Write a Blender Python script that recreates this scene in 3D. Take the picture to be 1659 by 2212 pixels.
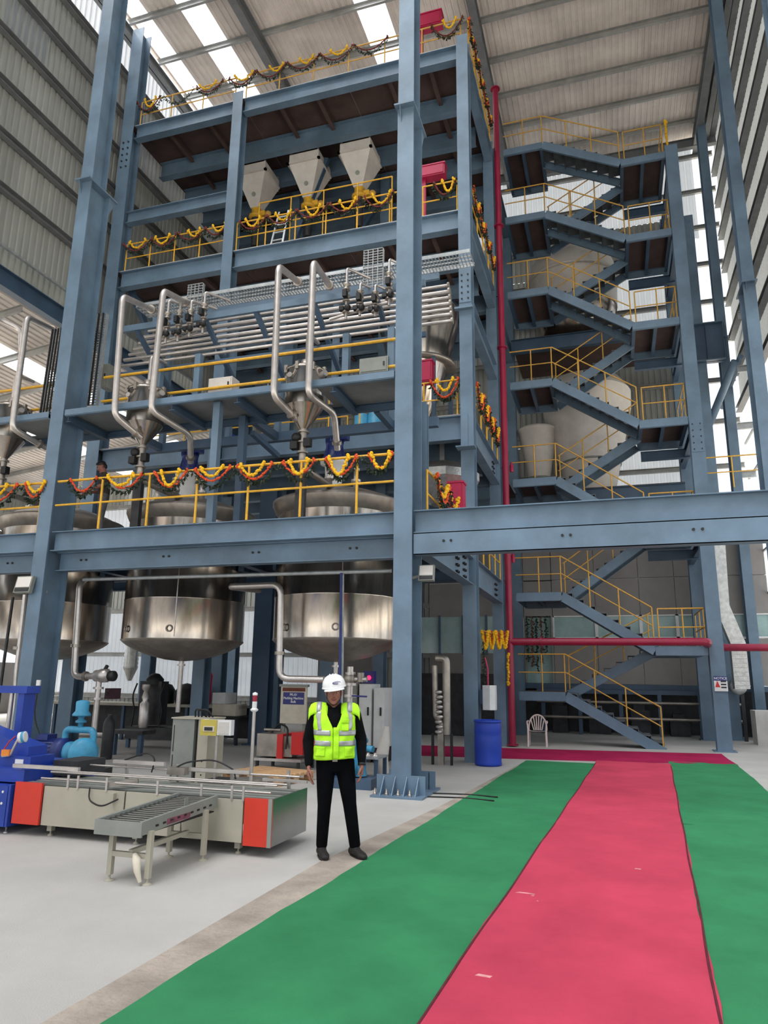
import bpy, math, random
from mathutils import Vector, Matrix
random.seed(7)
for _o in list(bpy.data.objects): bpy.data.objects.remove(_o)
SC = bpy.context.scene
COL = SC.collection
V = Vector
# ------------------------------------------------------------------ camera
F_PX, PITCH, ROLL, YAW, CAM_H = 1549.25, 0.227933, 0.013041, 0.308374, 1.72
PW, PH = 1659.0, 2212.0
_cp, _sp, _cy, _sy = math.cos(PITCH), math.sin(PITCH), math.cos(YAW), math.sin(YAW)
FWD = V((-_sy*_cp, _cy*_cp, _sp)); _rt = V((_cy, _sy, 0)); _up = _rt.cross(FWD)
RGT = math.cos(ROLL)*_rt + math.sin(ROLL)*_up
UPV = -math.sin(ROLL)*_rt + math.cos(ROLL)*_up
CAM = V((0, 0, CAM_H))
cd = bpy.data.cameras.new('camera'); cam = bpy.data.objects.new('camera', cd); COL.objects.link(cam)
cd.sensor_fit = 'VERTICAL'; cd.sensor_height = 36; cd.sensor_width = 27; cd.lens = 36*F_PX/PH
cd.clip_start = 0.05; cd.clip_end = 400
cam.matrix_world = Matrix(((RGT.x, UPV.x, -FWD.x, 0), (RGT.y, UPV.y, -FWD.y, 0), (RGT.z, UPV.z, -FWD.z, CAM_H), (0, 0, 0, 1)))
SC.camera = cam
# ------------------------------------------------------------------ sky, sun, exposure
W = bpy.data.worlds.new('sky'); SC.world = W; W.use_nodes = True
_n = W.node_tree; _n.nodes.clear()
_bg = _n.nodes.new('ShaderNodeBackground'); _wo = _n.nodes.new('ShaderNodeOutputWorld')
_bg.inputs[0].default_value = (0.90, 0.96, 1.0, 1); _bg.inputs[1].default_value = 1.3
_n.links.new(_bg.outputs[0], _wo.inputs[0])
sd = bpy.data.lights.new('sun', 'SUN'); sun = bpy.data.objects.new('sun', sd); COL.objects.link(sun)
sd.energy = 15.0; sd.angle = math.radians(40); sd.color = (1.0, 0.97, 0.92)
sun.rotation_euler = V((0.25, 0.45, -1.0)).to_track_quat('-Z', 'Y').to_euler()
SC.view_settings.view_transform = 'Standard'; SC.view_settings.look = 'None'
SC.view_settings.exposure = 0.0; SC.view_settings.gamma = 1.0
SC.view_settings.use_curve_mapping = False
# ------------------------------------------------------------------ helpers
def ray(px, py): return RGT*((px-PW/2)/F_PX) - UPV*((py-PH/2)/F_PX) + FWD
def oy(px, py, y): d = ray(px, py); return CAM + d*(y/d.y)
def oz(px, py, z=0.0): d = ray(px, py); return CAM + d*((z-CAM_H)/d.z)
def ox(px, py, x): d = ray(px, py); return CAM + d*(x/d.x)
def lin(c):
    return tuple(((v/255)/12.92 if v/255 <= .04045 else ((v/255+.055)/1.055)**2.4) for v in c)

class MB:
    def __init__(s): s.v = []; s.f = []; s.sm = []
    def add(s, vs, fs, smooth=False):
        o = len(s.v); s.v += [V(p) for p in vs]
        for f in fs: s.f.append([i+o for i in f]); s.sm.append(smooth)
        return s
    def box(s, x0, y0, z0, x1, y1, z1):
        if x0 > x1: x0, x1 = x1, x0
        if y0 > y1: y0, y1 = y1, y0
        if z0 > z1: z0, z1 = z1, z0
        return s.add([(x0,y0,z0),(x1,y0,z0),(x1,y1,z0),(x0,y1,z0),(x0,y0,z1),(x1,y0,z1),(x1,y1,z1),(x0,y1,z1)],
              [(0,3,2,1),(4,5,6,7),(0,1,5,4),(1,2,6,5),(2,3,7,6),(3,0,4,7)])
    def frame(s, a, b, up):
        d = (V(b)-V(a)).normalized(); u = V(up)
        if abs(d.dot(u)) > .999: u = V((0, 1, 0)) if abs(d.y) < .9 else V((1, 0, 0))
        sd_ = d.cross(u).normalized(); u = sd_.cross(d).normalized()
        return d, sd_, u
    def prof(s, a, b, pts, up=(0,0,1), smooth=False, caps=True):
        """extrude the closed outline pts (side, up) from a to b"""
        d, sd_, u = s.frame(a, b, up); n = len(pts)
        vs = [V(a)+sd_*p[0]+u*p[1] for p in pts] + [V(b)+sd_*p[0]+u*p[1] for p in pts]
        fs = [(i, (i+1) % n, n+(i+1) % n, n+i) for i in range(n)]
        s.add(vs, fs, smooth)
        if caps: s.add(vs, [tuple(range(n-1, -1, -1)), tuple(range(n, 2*n))])
        return s
    def bar(s, a, b, w, h=None, up=(0,0,1)):
        h = w if h is None else h
        return s.prof(a, b, [(-w/2,-h/2),(w/2,-h/2),(w/2,h/2),(-w/2,h/2)], up)
    def ibeam(s, a, b, h, w, tf=.02, tw=.014, up=(0,0,1)):
        s.prof(a, b, [(-w/2,-h/2),(w/2,-h/2),(w/2,-h/2+tf),(-w/2,-h/2+tf)], up)
        s.prof(a, b, [(-w/2,h/2-tf),(w/2,h/2-tf),(w/2,h/2),(-w/2,h/2)], up)
        return s.prof(a, b, [(-tw/2,-h/2+tf),(tw/2,-h/2+tf),(tw/2,h/2-tf),(-tw/2,h/2-tf)], up)
    def channel(s, a, b, h, w, t=.014, up=(0,0,1)):
        return s.prof(a, b, [(0,-h/2),(w,-h/2),(w,-h/2+t),(t,-h/2+t),(t,h/2-t),(w,h/2-t),(w,h/2),(0,h/2)], up)
    def tube(s, pts, r, n=8, closed=False, caps=True):
        pts = [V(p) for p in pts]; m = len(pts); rs = r if isinstance(r, (list, tuple)) else [r]*m
        ring = []; prev = None
        for i, p in enumerate(pts):
            if closed: t = (pts[(i+1) % m]-pts[i-1]).normalized()
            elif i == 0: t = (pts[1]-p).normalized()
            elif i == m-1: t = (p-pts[i-1]).normalized()
            else:
                t = ((pts[i+1]-p).normalized()+(p-pts[i-1]).normalized())
                t = t.normalized() if t.length > 1e-6 else (pts[i+1]-p).normalized()
            if prev is None:
                u = V((0,0,1)) if abs(t.z) < .9 else V((1,0,0))
            else: u = prev
            u = (u - t*u.dot(t)).normalized(); prev = u; w = t.cross(u)
            k = 1.0
            if 0 < i < m-1 and not closed:
                c = (pts[i+1]-p).normalized().dot((p-pts[i-1]).normalized()); k = 1/max(.5, math.sqrt(max(0, (1+c)/2)))
                k = min(k, 1.15)
            ring.append([p+(u*math.cos(2*math.pi*j/n)+w*math.sin(2*math.pi*j/n))*rs[i]*k for j in range(n)])
        vs = [q for R_ in ring for q in R_]; fs = []
        for i in range(m if closed else m-1):
            a = i*n; b = ((i+1) % m)*n
            for j in range(n): fs.append((a+j, a+(j+1) % n, b+(j+1) % n, b+j))
        s.add(vs, fs, True)
        if caps and not closed: s.add(ring[0], [tuple(range(n-1, -1, -1))]); s.add(ring[-1], [tuple(range(n))])
        return s
    def lathe(s, c, prof, n=24, axis=(0,0,1), smooth=True, a0=0.0, a1=2*math.pi):
        """prof: (radius, height along axis)"""
        ax = V(axis).normalized(); u = V((1,0,0)) if abs(ax.x) < .9 else V((0,1,0))
        u = (u-ax*u.dot(ax)).normalized(); w = ax.cross(u); c = V(c); full = abs(a1-a0-2*math.pi) < 1e-6
        m = n if full else n+1; vs = []; fs = []
        for r, h in prof:
            for j in range(m):
                a = a0+(a1-a0)*j/n; vs.append(c+ax*h+(u*math.cos(a)+w*math.sin(a))*max(r, 1e-4))
        for i in range(len(prof)-1):
            for j in range(n):
                k = (j+1) % m
                fs.append((i*m+j, i*m+k, (i+1)*m+k, (i+1)*m+j))
        s.add(vs, fs, smooth)
        if full:
            if prof[0][0] > 1e-3: s.add(vs[:m], [tuple(range(m-1, -1, -1))])
            if prof[-1][0] > 1e-3: s.add(vs[-m:], [tuple(range(m))])
        return s
    def cyl(s, a, b, r, n=16):
        a = V(a); b = V(b); return s.lathe(a, [(r, 0), (r, (b-a).length)], n, b-a)
    def ball(s, c, r, n=8, m=6):
        rx, ry, rz = r if isinstance(r, (tuple, list)) else (r, r, r)
        vs = []; fs = []
        for i in range(m+1):
            t = math.pi*i/m
            for j in range(n):
                a = 2*math.pi*j/n; vs.append((c[0]+rx*math.sin(t)*math.cos(a), c[1]+ry*math.sin(t)*math.sin(a), c[2]-rz*math.cos(t)))
        for i in range(m):
            for j in range(n): fs.append((i*n+j, i*n+(j+1) % n, (i+1)*n+(j+1) % n, (i+1)*n+j))
        return s.add(vs, fs, True)
    def poly(s, pts, n, t):
        """flat polygon pts thickened by t along n"""
        n = V(n).normalized()*t; m = len(pts); a = [V(p) for p in pts]; b = [p+n for p in a]
        s.add(a+b, [tuple(range(m-1, -1, -1)), tuple(range(m, 2*m))]+[(i, (i+1) % m, m+(i+1) % m, m+i) for i in range(m)])
        return s
    def mesh(s, name, off=V((0,0,0))):
        me = bpy.data.meshes.new(name); me.from_pydata([tuple(p-off) for p in s.v], [], s.f)
        me.polygons.foreach_set('use_smooth', s.sm); me.update()
        return me

def fillet(pts, r, k=5):
    """round the corners of a polyline"""
    pts = [V(p) for p in pts]; out = [pts[0]]
    for i in range(1, len(pts)-1):
        a, b, c = pts[i-1], pts[i], pts[i+1]
        u = (a-b); w = (c-b); q = min(r, u.length*.45, w.length*.45)
        p0 = b+u.normalized()*q; p1 = b+w.normalized()*q
        for j in range(k+1):
            t = j/k; out.append(p0*(1-t)**2+b*2*t*(1-t)+p1*t*t)
    out.append(pts[-1]); return out

def fix_normals(me):
    import bmesh
    b = bmesh.new(); b.from_mesh(me); bmesh.ops.recalc_face_normals(b, faces=b.faces); b.to_mesh(me); b.free()

def mkobj(name, mb, mat, off=V((0,0,0))):
    me = mb.mesh(name, off); fix_normals(me); me.materials.append(mat)
    o = bpy.data.objects.new(name, me); COL.objects.link(o); return o

class Thing:
    """an Empty at the thing's base that parents its parts; mesh builders use world coordinates"""
    def __init__(s, name, label, cat, loc, group=None):
        s.loc = V(loc); s.o = bpy.data.objects.new(name, None); COL.objects.link(s.o); s.o.location = s.loc
        s.o.empty_display_size = .1; s.o['label'] = label; s.o['category'] = cat
        if group: s.o['group'] = group
    def p(s, name, mb, mat, parent=None, label=None, kind=None):
        o = mkobj(name, mb, mat, s.loc); o.parent = parent or s.o
        if label: o['label'] = label
        if kind: o['kind'] = kind
        return o
    def share(s, name, me, loc, parent=None, rz=0.0):
        o = bpy.data.objects.new(name, me); COL.objects.link(o); o.parent = parent or s.o
        o.location = V(loc)-s.loc; o.rotation_euler = (0, 0, rz); return o
    def dup(s, loc, label, group=None, rz=0.0):
        r = s.o.copy(); COL.objects.link(r); r.location = loc; r.rotation_euler = (0, 0, rz); r['label'] = label
        if group: r['group'] = group
        for ch in s.o.children:
            c = ch.copy(); COL.objects.link(c); c.parent = r
            for g in ch.children:
                d = g.copy(); COL.objects.link(d); d.parent = c
        return r

def single(name, mb, mat, label, cat, group=None, kind=None):
    xs = [p.x for p in mb.v]; ys = [p.y for p in mb.v]; zs = [p.z for p in mb.v]
    c = V(((min(xs)+max(xs))/2, (min(ys)+max(ys))/2, min(zs)))
    o = mkobj(name, mb, mat, c); o.location = c; o['label'] = label; o['category'] = cat
    if group: o['group'] = group
    if kind: o['kind'] = kind
    return o
def struct(name, mb, mat, parent=None, label=None):
    o = mkobj(name, mb, mat)
    if parent is None: o['kind'] = 'structure'
    else: o.parent = parent
    if label: o['label'] = label
    return o
def sub(parent, name, mb, mat, label=None):
    """a part of a one-mesh thing"""
    o = mkobj(name, mb, mat, parent.location); o.parent = parent
    if label: o['label'] = label
    return o
ORD = ['first', 'second', 'third', 'fourth', 'fifth', 'sixth', 'seventh', 'eighth', 'ninth', 'tenth', 'eleventh', 'twelfth', 'thirteenth', 'fourteenth', 'fifteenth', 'sixteenth']

# ------------------------------------------------------------------ materials
def mat(name, col, rough=.6, metal=0.0, var=.12, scale=3.0, bump=0.0, bscale=60.0, col2=None, stretch=None, spec=.5):
    m = bpy.data.materials.new(name); m.use_nodes = True; nt = m.node_tree; b = nt.nodes['Principled BSDF']
    c = lin(col); c2 = lin(col2) if col2 else tuple(v*(1-var*2.2) for v in c); c1 = c if col2 else tuple(min(1, v*(1+var)) for v in c)
    tc = nt.nodes.new('ShaderNodeTexCoord'); mp = nt.nodes.new('ShaderNodeMapping'); nt.links.new(tc.outputs['Object'], mp.inputs[0])
    if stretch: mp.inputs['Scale'].default_value = stretch
    nz = nt.nodes.new('ShaderNodeTexNoise'); nz.inputs['Scale'].default_value = scale; nz.inputs['Detail'].default_value = 6; nz.inputs['Roughness'].default_value = .62
    nt.links.new(mp.outputs[0], nz.inputs['Vector'])
    rp = nt.nodes.new('ShaderNodeValToRGB'); rp.color_ramp.elements[0].position = .3; rp.color_ramp.elements[1].position = .68
    rp.color_ramp.elements[0].color = (*c2, 1); rp.color_ramp.elements[1].color = (*c1, 1)
    nt.links.new(nz.outputs[0], rp.inputs[0]); nt.links.new(rp.outputs[0], b.inputs['Base Color'])
    b.inputs['Roughness'].default_value = rough; b.inputs['Metallic'].default_value = metal; b.inputs['Specular IOR Level'].default_value = spec
    if bump:
        n2 = nt.nodes.new('ShaderNodeTexNoise'); n2.inputs['Scale'].default_value = bscale; n2.inputs['Detail'].default_value = 4
        nt.links.new(mp.outputs[0], n2.inputs['Vector'])
        bp = nt.nodes.new('ShaderNodeBump'); bp.inputs['Strength'].default_value = bump; bp.inputs['Distance'].default_value = .02
        nt.links.new(n2.outputs[0], bp.inputs['Height']); nt.links.new(bp.outputs[0], b.inputs['Normal'])
    return m
def emis(name, col, st):
    m = mat(name, col, .4); b = m.node_tree.nodes['Principled BSDF']
    b.inputs['Emission Color'].default_value = (*lin(col), 1); b.inputs['Emission Strength'].default_value = st; return m
def translucent(name, col, tr=.5, clear=.25):
    m = bpy.data.materials.new(name); m.use_nodes = True; nt = m.node_tree; nt.nodes.clear()
    o = nt.nodes.new('ShaderNodeOutputMaterial'); d = nt.nodes.new('ShaderNodeBsdfDiffuse'); t = nt.nodes.new('ShaderNodeBsdfTranslucent')
    x = nt.nodes.new('ShaderNodeBsdfTransparent'); m1 = nt.nodes.new('ShaderNodeMixShader'); m2 = nt.nodes.new('ShaderNodeMixShader')
    tc = nt.nodes.new('ShaderNodeTexCoord'); nz = nt.nodes.new('ShaderNodeTexNoise'); nz.inputs['Scale'].default_value = 1.5
    rp = nt.nodes.new('ShaderNodeValToRGB'); c = lin(col)
    rp.color_ramp.elements[0].color = (*[v*.8 for v in c], 1); rp.color_ramp.elements[1].color = (*c, 1)
    nt.links.new(tc.outputs['Object'], nz.inputs['Vector']); nt.links.new(nz.outputs[0], rp.inputs[0])
    for nd in (d, t, x): nt.links.new(rp.outputs[0], nd.inputs[0])
    m1.inputs[0].default_value = tr; nt.links.new(d.outputs[0], m1.inputs[1]); nt.links.new(t.outputs[0], m1.inputs[2])
    m2.inputs[0].default_value = clear; nt.links.new(m1.outputs[0], m2.inputs[1]); nt.links.new(x.outputs[0], m2.inputs[2])
    nt.links.new(m2.outputs[0], o.inputs[0]); return m

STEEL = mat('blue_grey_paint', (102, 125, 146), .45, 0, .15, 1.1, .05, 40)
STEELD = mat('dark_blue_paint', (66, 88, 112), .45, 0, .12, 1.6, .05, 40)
DECK = mat('red_oxide_deck', (84, 66, 62), .8, 0, .2, 1.2)
CHEQ = mat('grey_deck_plate', (138, 142, 144), .6, .2, .12, 2.0)
YEL = mat('yellow_paint', (226, 172, 48), .45, 0, .10, 8)
YELD = mat('ochre_paint', (205, 158, 70), .5, 0, .10, 8)
CRIM = mat('crimson_paint', (176, 22, 72), .35, 0, .08, 3)
CRIMP = mat('crimson_pipe_paint', (150, 26, 62), .35, 0, .08, 3)
SS = mat('reflection_streaked_stainless', (186, 177, 168), .2, .97, .26, 2.5, .03, 30, stretch=(1, 1, .25))  # stretched noise puts vertical reflection streaks into the colour
SSD = mat('dull_stainless', (168, 160, 152), .42, .85, .16, 3)
SSP = mat('stainless_pipe', (205, 198, 194), .36, .8, .08, 6)
GALV = mat('galvanised_steel', (178, 182, 184), .5, .55, .12, 6)
CLAD = mat('grey_cladding', (158, 160, 156), .6, .15, .12, .8, stretch=(1, 1, .2))
ROOFM = mat('roof_sheet', (232, 222, 214), .6, .1, .10, .8)
PURL = mat('galvanised_purlin', (168, 168, 166), .55, .3, .12, 2)
RAFT = mat('grey_blue_rafter', (120, 122, 124), .55, .1, .12, 2)
TRANSL = translucent('translucent_sheet', (244, 248, 255), .75, .45)
TRWALL2 = translucent('dull_wall_sheet', (196, 198, 198), .5, .04)
TRWALL = translucent('translucent_wall_sheet', (206, 210, 216), .55, .05)
CONC = mat('pale_concrete', (180, 177, 173), .85, 0, .07, .6, .25, 90)
CONCR = mat('rough_concrete_strip', (164, 152, 141), .9, 0, .16, 2.2, .8, 26)
GREEN = mat('green_carpet', (57, 130, 88), .95, 0, .10, 1.1, .35, 160, spec=.1)
REDC = mat('red_carpet', (194, 68, 92), .95, 0, .10, 1.0, .35, 160, spec=.1)
MAGC = mat('maroon_carpet', (164, 34, 80), .95, 0, .12, 1.2, .35, 160, spec=.1)
DUST = mat('pale_dust_mark', (214, 150, 150), .95, 0, .2, 8)
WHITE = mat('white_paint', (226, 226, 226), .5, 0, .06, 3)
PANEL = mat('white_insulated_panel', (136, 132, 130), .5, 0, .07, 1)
GLASSY = mat('greenish_window', (156, 184, 182), .12, 0, .12, 1.5)
BLACK = mat('black_rubber', (22, 22, 24), .55, 0, .2, 5)
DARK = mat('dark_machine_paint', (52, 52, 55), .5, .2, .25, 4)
BEIGE = mat('beige_machine_paint', (172, 166, 150), .5, 0, .06, 2)
GREYM = mat('grey_machine_paint', (138, 141, 135), .5, .1, .08, 3)
ORED = mat('orange_red_panel', (208, 56, 40), .35, 0, .06, 2)
BLUE = mat('bright_blue_paint', (34, 64, 158), .4, 0, .10, 4)
NAVY = mat('navy_motor_paint', (28, 46, 112), .45, 0, .15, 5)
CYAN = mat('cyan_pump_paint', (66, 150, 188), .45, 0, .12, 5)
DRUMB = mat('blue_drum_plastic', (24, 62, 176), .45, 0, .10, 3)
WOOD = mat('pallet_wood', (214, 172, 128), .8, 0, .14, 5, .2, 40, stretch=(.4, 4, 4))
INSUL = mat('foil_cladding', (206, 206, 204), .3, .75, .12, 8, .3, 30)
PALE = mat('pale_grey_fibreglass', (206, 200, 194), .5, 0, .07, 2)
MGY = mat('marigold_yellow', (250, 190, 30), .85, 0, .15, 40)
MGD = mat('dried_red_flower', (120, 52, 50), .85, 0, .2, 40)
MGO = mat('marigold_orange', (226, 84, 40), .85, 0, .2, 40)
LEAF = mat('mango_leaf', (38, 52, 36), .7, 0, .25, 20)
MAGO = mat('dried_flower_brown', (120, 66, 50), .85, 0, .25, 30)
LEDM = mat('lamp_glass', (232, 226, 222), .2, 0, .03, 2)
GROUND = mat('outside_ground', (190, 184, 172), .9, 0, .1, .4)
# ================================================================== the hall
XL, XR, YB, ZR = -14.3, 4.9, 27.3, 23.0
YF0 = -19.0
def corr(mb, o, u, v, nrm, ul, vl, pitch=.21, h=.035):
    """trapezoidal sheet: ribs run along v, repeat along u"""
    o, u, v, nrm = V(o), V(u), V(v), V(nrm); n = max(1, int(round(ul/pitch))); p = ul/n; row = []
    for i in range(n):
        for q, z in ((0, 0), (.55, 0), (.65, 1), (.9, 1)): row.append(((i+q)*p, z*h))
    row.append((ul, 0)); m = len(row)
    vs = [o+u*a+nrm*b for a, b in row]+[o+u*a+nrm*b+v*vl for a, b in row]
    mb.add(vs, [(i, i+1, m+i+1, m+i) for i in range(m-1)])
    return mb
fl = struct('floor', MB().box(-30, YF0-3, -.25, 14, 40, 0), CONC)
struct('trim_1', MB().poly([(-2.95, 2.2, 0), (-2.86, 3.4, 0), (-2.80, 6.9, 0), (-2.42, 10.4, 0), (-2.15, 14.3, 0), (-2.0, 16.4, 0), (-1.9, 16.4, 0), (-2.0, 14.2, 0), (-2.17, 10.4, 0), (-2.35, 6.9, 0), (-2.5, 2.2, 0)], (0, 0, 1), .006), CONCR, None, 'rough uneven concrete strip along the left edge of the green carpet')
struct('ground', MB().box(-140, -120, -.5, 140, 160, -.26), GROUND)
# ceiling
rf = MB(); sky = [(-14.15, -13.5), (-12.4, -11.5), (-6.87, -5.9)]; edges = [XL]
for a, b in sky: edges += [a, b]
edges.append(XR)
front = [(-9.6, -8.2), (-4.6, -3.4), (-2.6, -1.4), (.4, 1.6), (2.4, 3.6)]; YS = 12.5   # unseen skylights added over the front bay to brighten floor and roof
for i in range(0, len(edges), 2):
    if edges[i+1]-edges[i] > .05:
        corr(rf, (edges[i], YS, ZR), (1,0,0), (0,1,0), (0,0,1), edges[i+1]-edges[i], YB-YS); x = edges[i]
        for a, b in [q for q in front if edges[i] < q[0] < edges[i+1]]+[(edges[i+1], edges[i+1])]:
            if a-x > .05: corr(rf, (x, YF0, ZR), (1,0,0), (0,1,0), (0,0,1), a-x, YS-YF0)
            x = b
ceil = struct('ceiling', rf, ROOFM)
for a, b in sky:
    struct('skylight_sheet', corr(MB(), (a, YF0, ZR+.01), (1,0,0), (0,1,0), (0,0,1), b-a, YB-YF0), TRANSL, ceil, 'added out-of-view translucent roof sheet brightening floor and roof')
for a, b in front: struct('skylight_sheet', corr(MB(), (a, YF0, ZR+.01), (1,0,0), (0,1,0), (0,0,1), b-a, YS-YF0), TRANSL, ceil, 'added out-of-view translucent roof sheet brightening floor and roof')
y = 26.05
while y > YF0:
    struct('purlin', MB().channel((XL, y, ZR-.115), (XR, y, ZR-.115), .22, .09, .012), PURL, ceil); y -= 1.66
for x in (-10.25, -3.15, 4.2):
    m = MB(); m.ibeam((x, YF0, ZR-.48), (x, YB-.1, ZR-.48), .5, .26, .02, .014)
    for yy in (19.3, 10.5, 1.5): m.box(x-.13, yy-.02, ZR-.80, x+.13, yy+.02, ZR-.2)
    struct('rafter', m, RAFT, ceil)
# left wall: grey sheet with a translucent band under the eave, open below 12.3 m
wl = struct('wall_left', corr(MB(), (XL, YF0, 12.35), (0,1,0), (0,0,1), (-1,0,0), YB-YF0, 8.55), CLAD)
struct('translucent_panel', corr(MB(), (XL, YF0, 20.9), (0,1,0), (0,0,1), (-1,0,0), YB-YF0, 2.0), TRWALL, wl)
for y0 in (11.6, 16.2): struct('translucent_panel', corr(MB(), (XL+.02, y0, 18.1), (0,1,0), (0,0,1), (-1,0,0), 1.5, 1.2), TRWALL, wl)
for z in (13.77, 15.2, 16.6, 18.0, 19.4, 20.87, 22.2):
    struct('girt', MB().channel((XL+.02, YF0, z), (XL+.02, YB, z), .20, .16, .014), RAFT, wl)
struct('flashing', MB().box(XL-.03, YF0, 12.31, XL+.05, YB, 12.37), GALV, wl)
struct('eave_beam', MB().ibeam((XL+.25, YF0, ZR-.75), (XL+.25, YB-.1, ZR-.75), .3, .2), RAFT, wl)
# annex beyond the left wall
an = struct('wall_annex', corr(MB(), (-14.7, YF0, 11.5), (0,1,0), (0,0,1), (-1,0,0), YB-YF0, 1.6), CLAD)
struct('beam_annex', MB().ibeam((-13.95, YF0, 11.25), (-13.95, YB, 11.25), .5, .24), STEELD)
ar = MB()
for a, b in ((-14.72, -17.0), (-17.9, -20.5), (-21.4, -26)):
    za = 11.6-(-14.8-a)*.12; corr(ar, (b, YF0, 11.6-(-14.8-b)*.12), V((1, 0, .12)).normalized(), (0,1,0), (0,0,1), (a-b)*1.007, YB-YF0)
ca = struct('ceiling_annex', ar, ROOFM)
for a, b in ((-17.0, -17.9), (-20.5, -21.4)):
    struct('skylight_sheet', corr(MB(), (b, YF0, 11.61-(-14.8-b)*.12), V((1, 0, .12)).normalized(), (0,1,0), (0,0,1), (a-b)*1.007, YB-YF0), TRANSL, ca)
for k in range(9): struct('purlin', MB().channel((-26, 8+k*2, 10.1), (-14.9, 8+k*2, 11.42), .2, .08), PURL, ca)
struct('wall_annex', corr(MB(), (-26, YF0, 8.0), (0,1,0), (0,0,1), (-1,0,0), YB-YF0, 2.4), CLAD)
struct('wall_annex', MB().box(-26.2, YF0, 0, -26, YB, 2.2), PANEL)
# back wall: light sheet with translucent bands and an open strip at its right end
bw = MB(); X0, X1 = -26.0, 3.1
trs = [(-25.5, -8.6, .95, 4.4), (-25.5, -7.5, 6.6, 9.2), (-1.2, 3.05, 8.0, 10.6), (-1.0, 3.05, 14.9, 17.8), (-6, 3.05, 19.6, 22.6)]
zs = sorted(set([0, 23.0]+[t[2] for t in trs]+[t[3] for t in trs]))
wb = None; ps = []
for z0, z1 in zip(zs, zs[1:]):
    x = X0
    for t in sorted(t for t in trs if t[2] <= z0+1e-6 and t[3] >= z1-1e-6):
        if t[0]-x > .05: corr(bw, (x, YB, z0), (1,0,0), (0,0,1), (0,1,0), t[0]-x, z1-z0)
        ps.append((t[0], t[1], z0, z1)); x = t[1]
    if X1-x > .05: corr(bw, (x, YB, z0), (1,0,0), (0,0,1), (0,1,0), X1-x, z1-z0)
wb = struct('wall_back', bw, CLAD)
for a, b, z0, z1 in ps: struct('translucent_panel', corr(MB(), (a, YB, z0), (1,0,0), (0,0,1), (0,1,0), b-a, z1-z0), TRWALL, wb)
for z in (.85, 2.6, 4.5, 6.5, 9.3, 11.0, 12.6, 14.2, 15.8, 17.4, 19.0, 20.6, 22.2): struct('girt', MB().channel((X0, YB-.02, z), (4.8, YB-.02, z), .18, .12, .014), PURL, wb)
struct('eave_beam', MB().ibeam((XL, 26.75, ZR-.55), (XR, 26.75, ZR-.55), .4, .2), RAFT, wb)
struct('translucent_panel', corr(MB(), (3.15, YB, 18.6), (1,0,0), (0,0,1), (0,1,0), .9, 4.2), TRWALL, wb)
# right wall: sheet above, open bays below
wr = struct('wall_right', corr(MB(), (XR, YF0, 11.4), (0,1,0), (0,0,1), (1,0,0), YB-YF0, ZR-11.4), TRWALL2)
z = 11.4
while z < 22.8:
    struct('girt', MB().channel((XR, YF0, z), (XR, YB, z), .2, -.2, .016), RAFT, wr); z += 1.41
for z in (10.1, 8.8, 7.4, 6.0, 4.6, 3.2): struct('rail', MB().bar((XR, 19, z), (XR, YB, z), .06), PURL, wr)
struct('eave_beam', MB().ibeam((XR-.35, YF0, ZR-.4), (XR-.35, YB, ZR-.4), .3, .2), RAFT, wr)
struct('wall_right', MB().box(XR+.1, YF0, 0, XR+.3, YB, 1.1), PANEL)
# white panel room behind the staircase, raised on a slab
struct('wall_back', MB().box(-6.5, 26.95, 0, XR, 27.1, 1.45), DARK)  # dark sheet standing in for the deep shade under the room
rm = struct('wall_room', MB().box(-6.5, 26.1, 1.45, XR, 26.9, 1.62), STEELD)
xs = [-6.5, -5.1, -3.7, -3.02, -2.02, -.55, .91, 2.06, 3.45, XR]
for i in range(len(xs)-1):
    a, b = xs[i], xs[i+1]; door = abs(a+3.02) < .01
    for z0, z1 in ((1.63, 3.16), (3.94, 5.20), (5.22, 6.6)):
        if door and z0 < 3: continue
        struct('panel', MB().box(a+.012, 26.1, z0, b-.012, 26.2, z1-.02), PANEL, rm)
    if door:
        struct('door_1', MB().box(a+.03, 26.22, 1.63, b-.03, 26.26, 3.9), GLASSY)
        f = MB().box(a, 26.07, 1.63, a+.06, 26.2, 3.94); f.box(b-.06, 26.07, 1.63, b, 26.2, 3.94); struct('door_frame', f, GREYM, rm)
    else:
        w = struct('window_pane', MB().box(a+.05, 26.14, 3.2, b-.05, 26.16, 3.9), GLASSY, rm)
        f = MB(); f.box(a, 26.09, 3.15, a+.05, 26.2, 3.94); f.box(b-.05, 26.09, 3.15, b, 26.2, 3.94); f.box(a, 26.09, 3.15, b, 26.2, 3.2); f.box(a, 26.09, 3.9, b, 26.2, 3.94)
        struct('window_frame', f, WHITE, rm)
struct('joint_backing', MB().box(-6.5, 26.205, 1.63, -3.02, 26.23, 6.58).box(-2.0, 26.205, 1.63, XR, 26.23, 3.1).box(-2.0, 26.205, 3.95, XR, 26.23, 6.58), WHITE, rm)
struct('ceiling_room', MB().box(-6.5, 26.1, 6.6, XR, 27.2, 6.75), PANEL)
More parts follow.
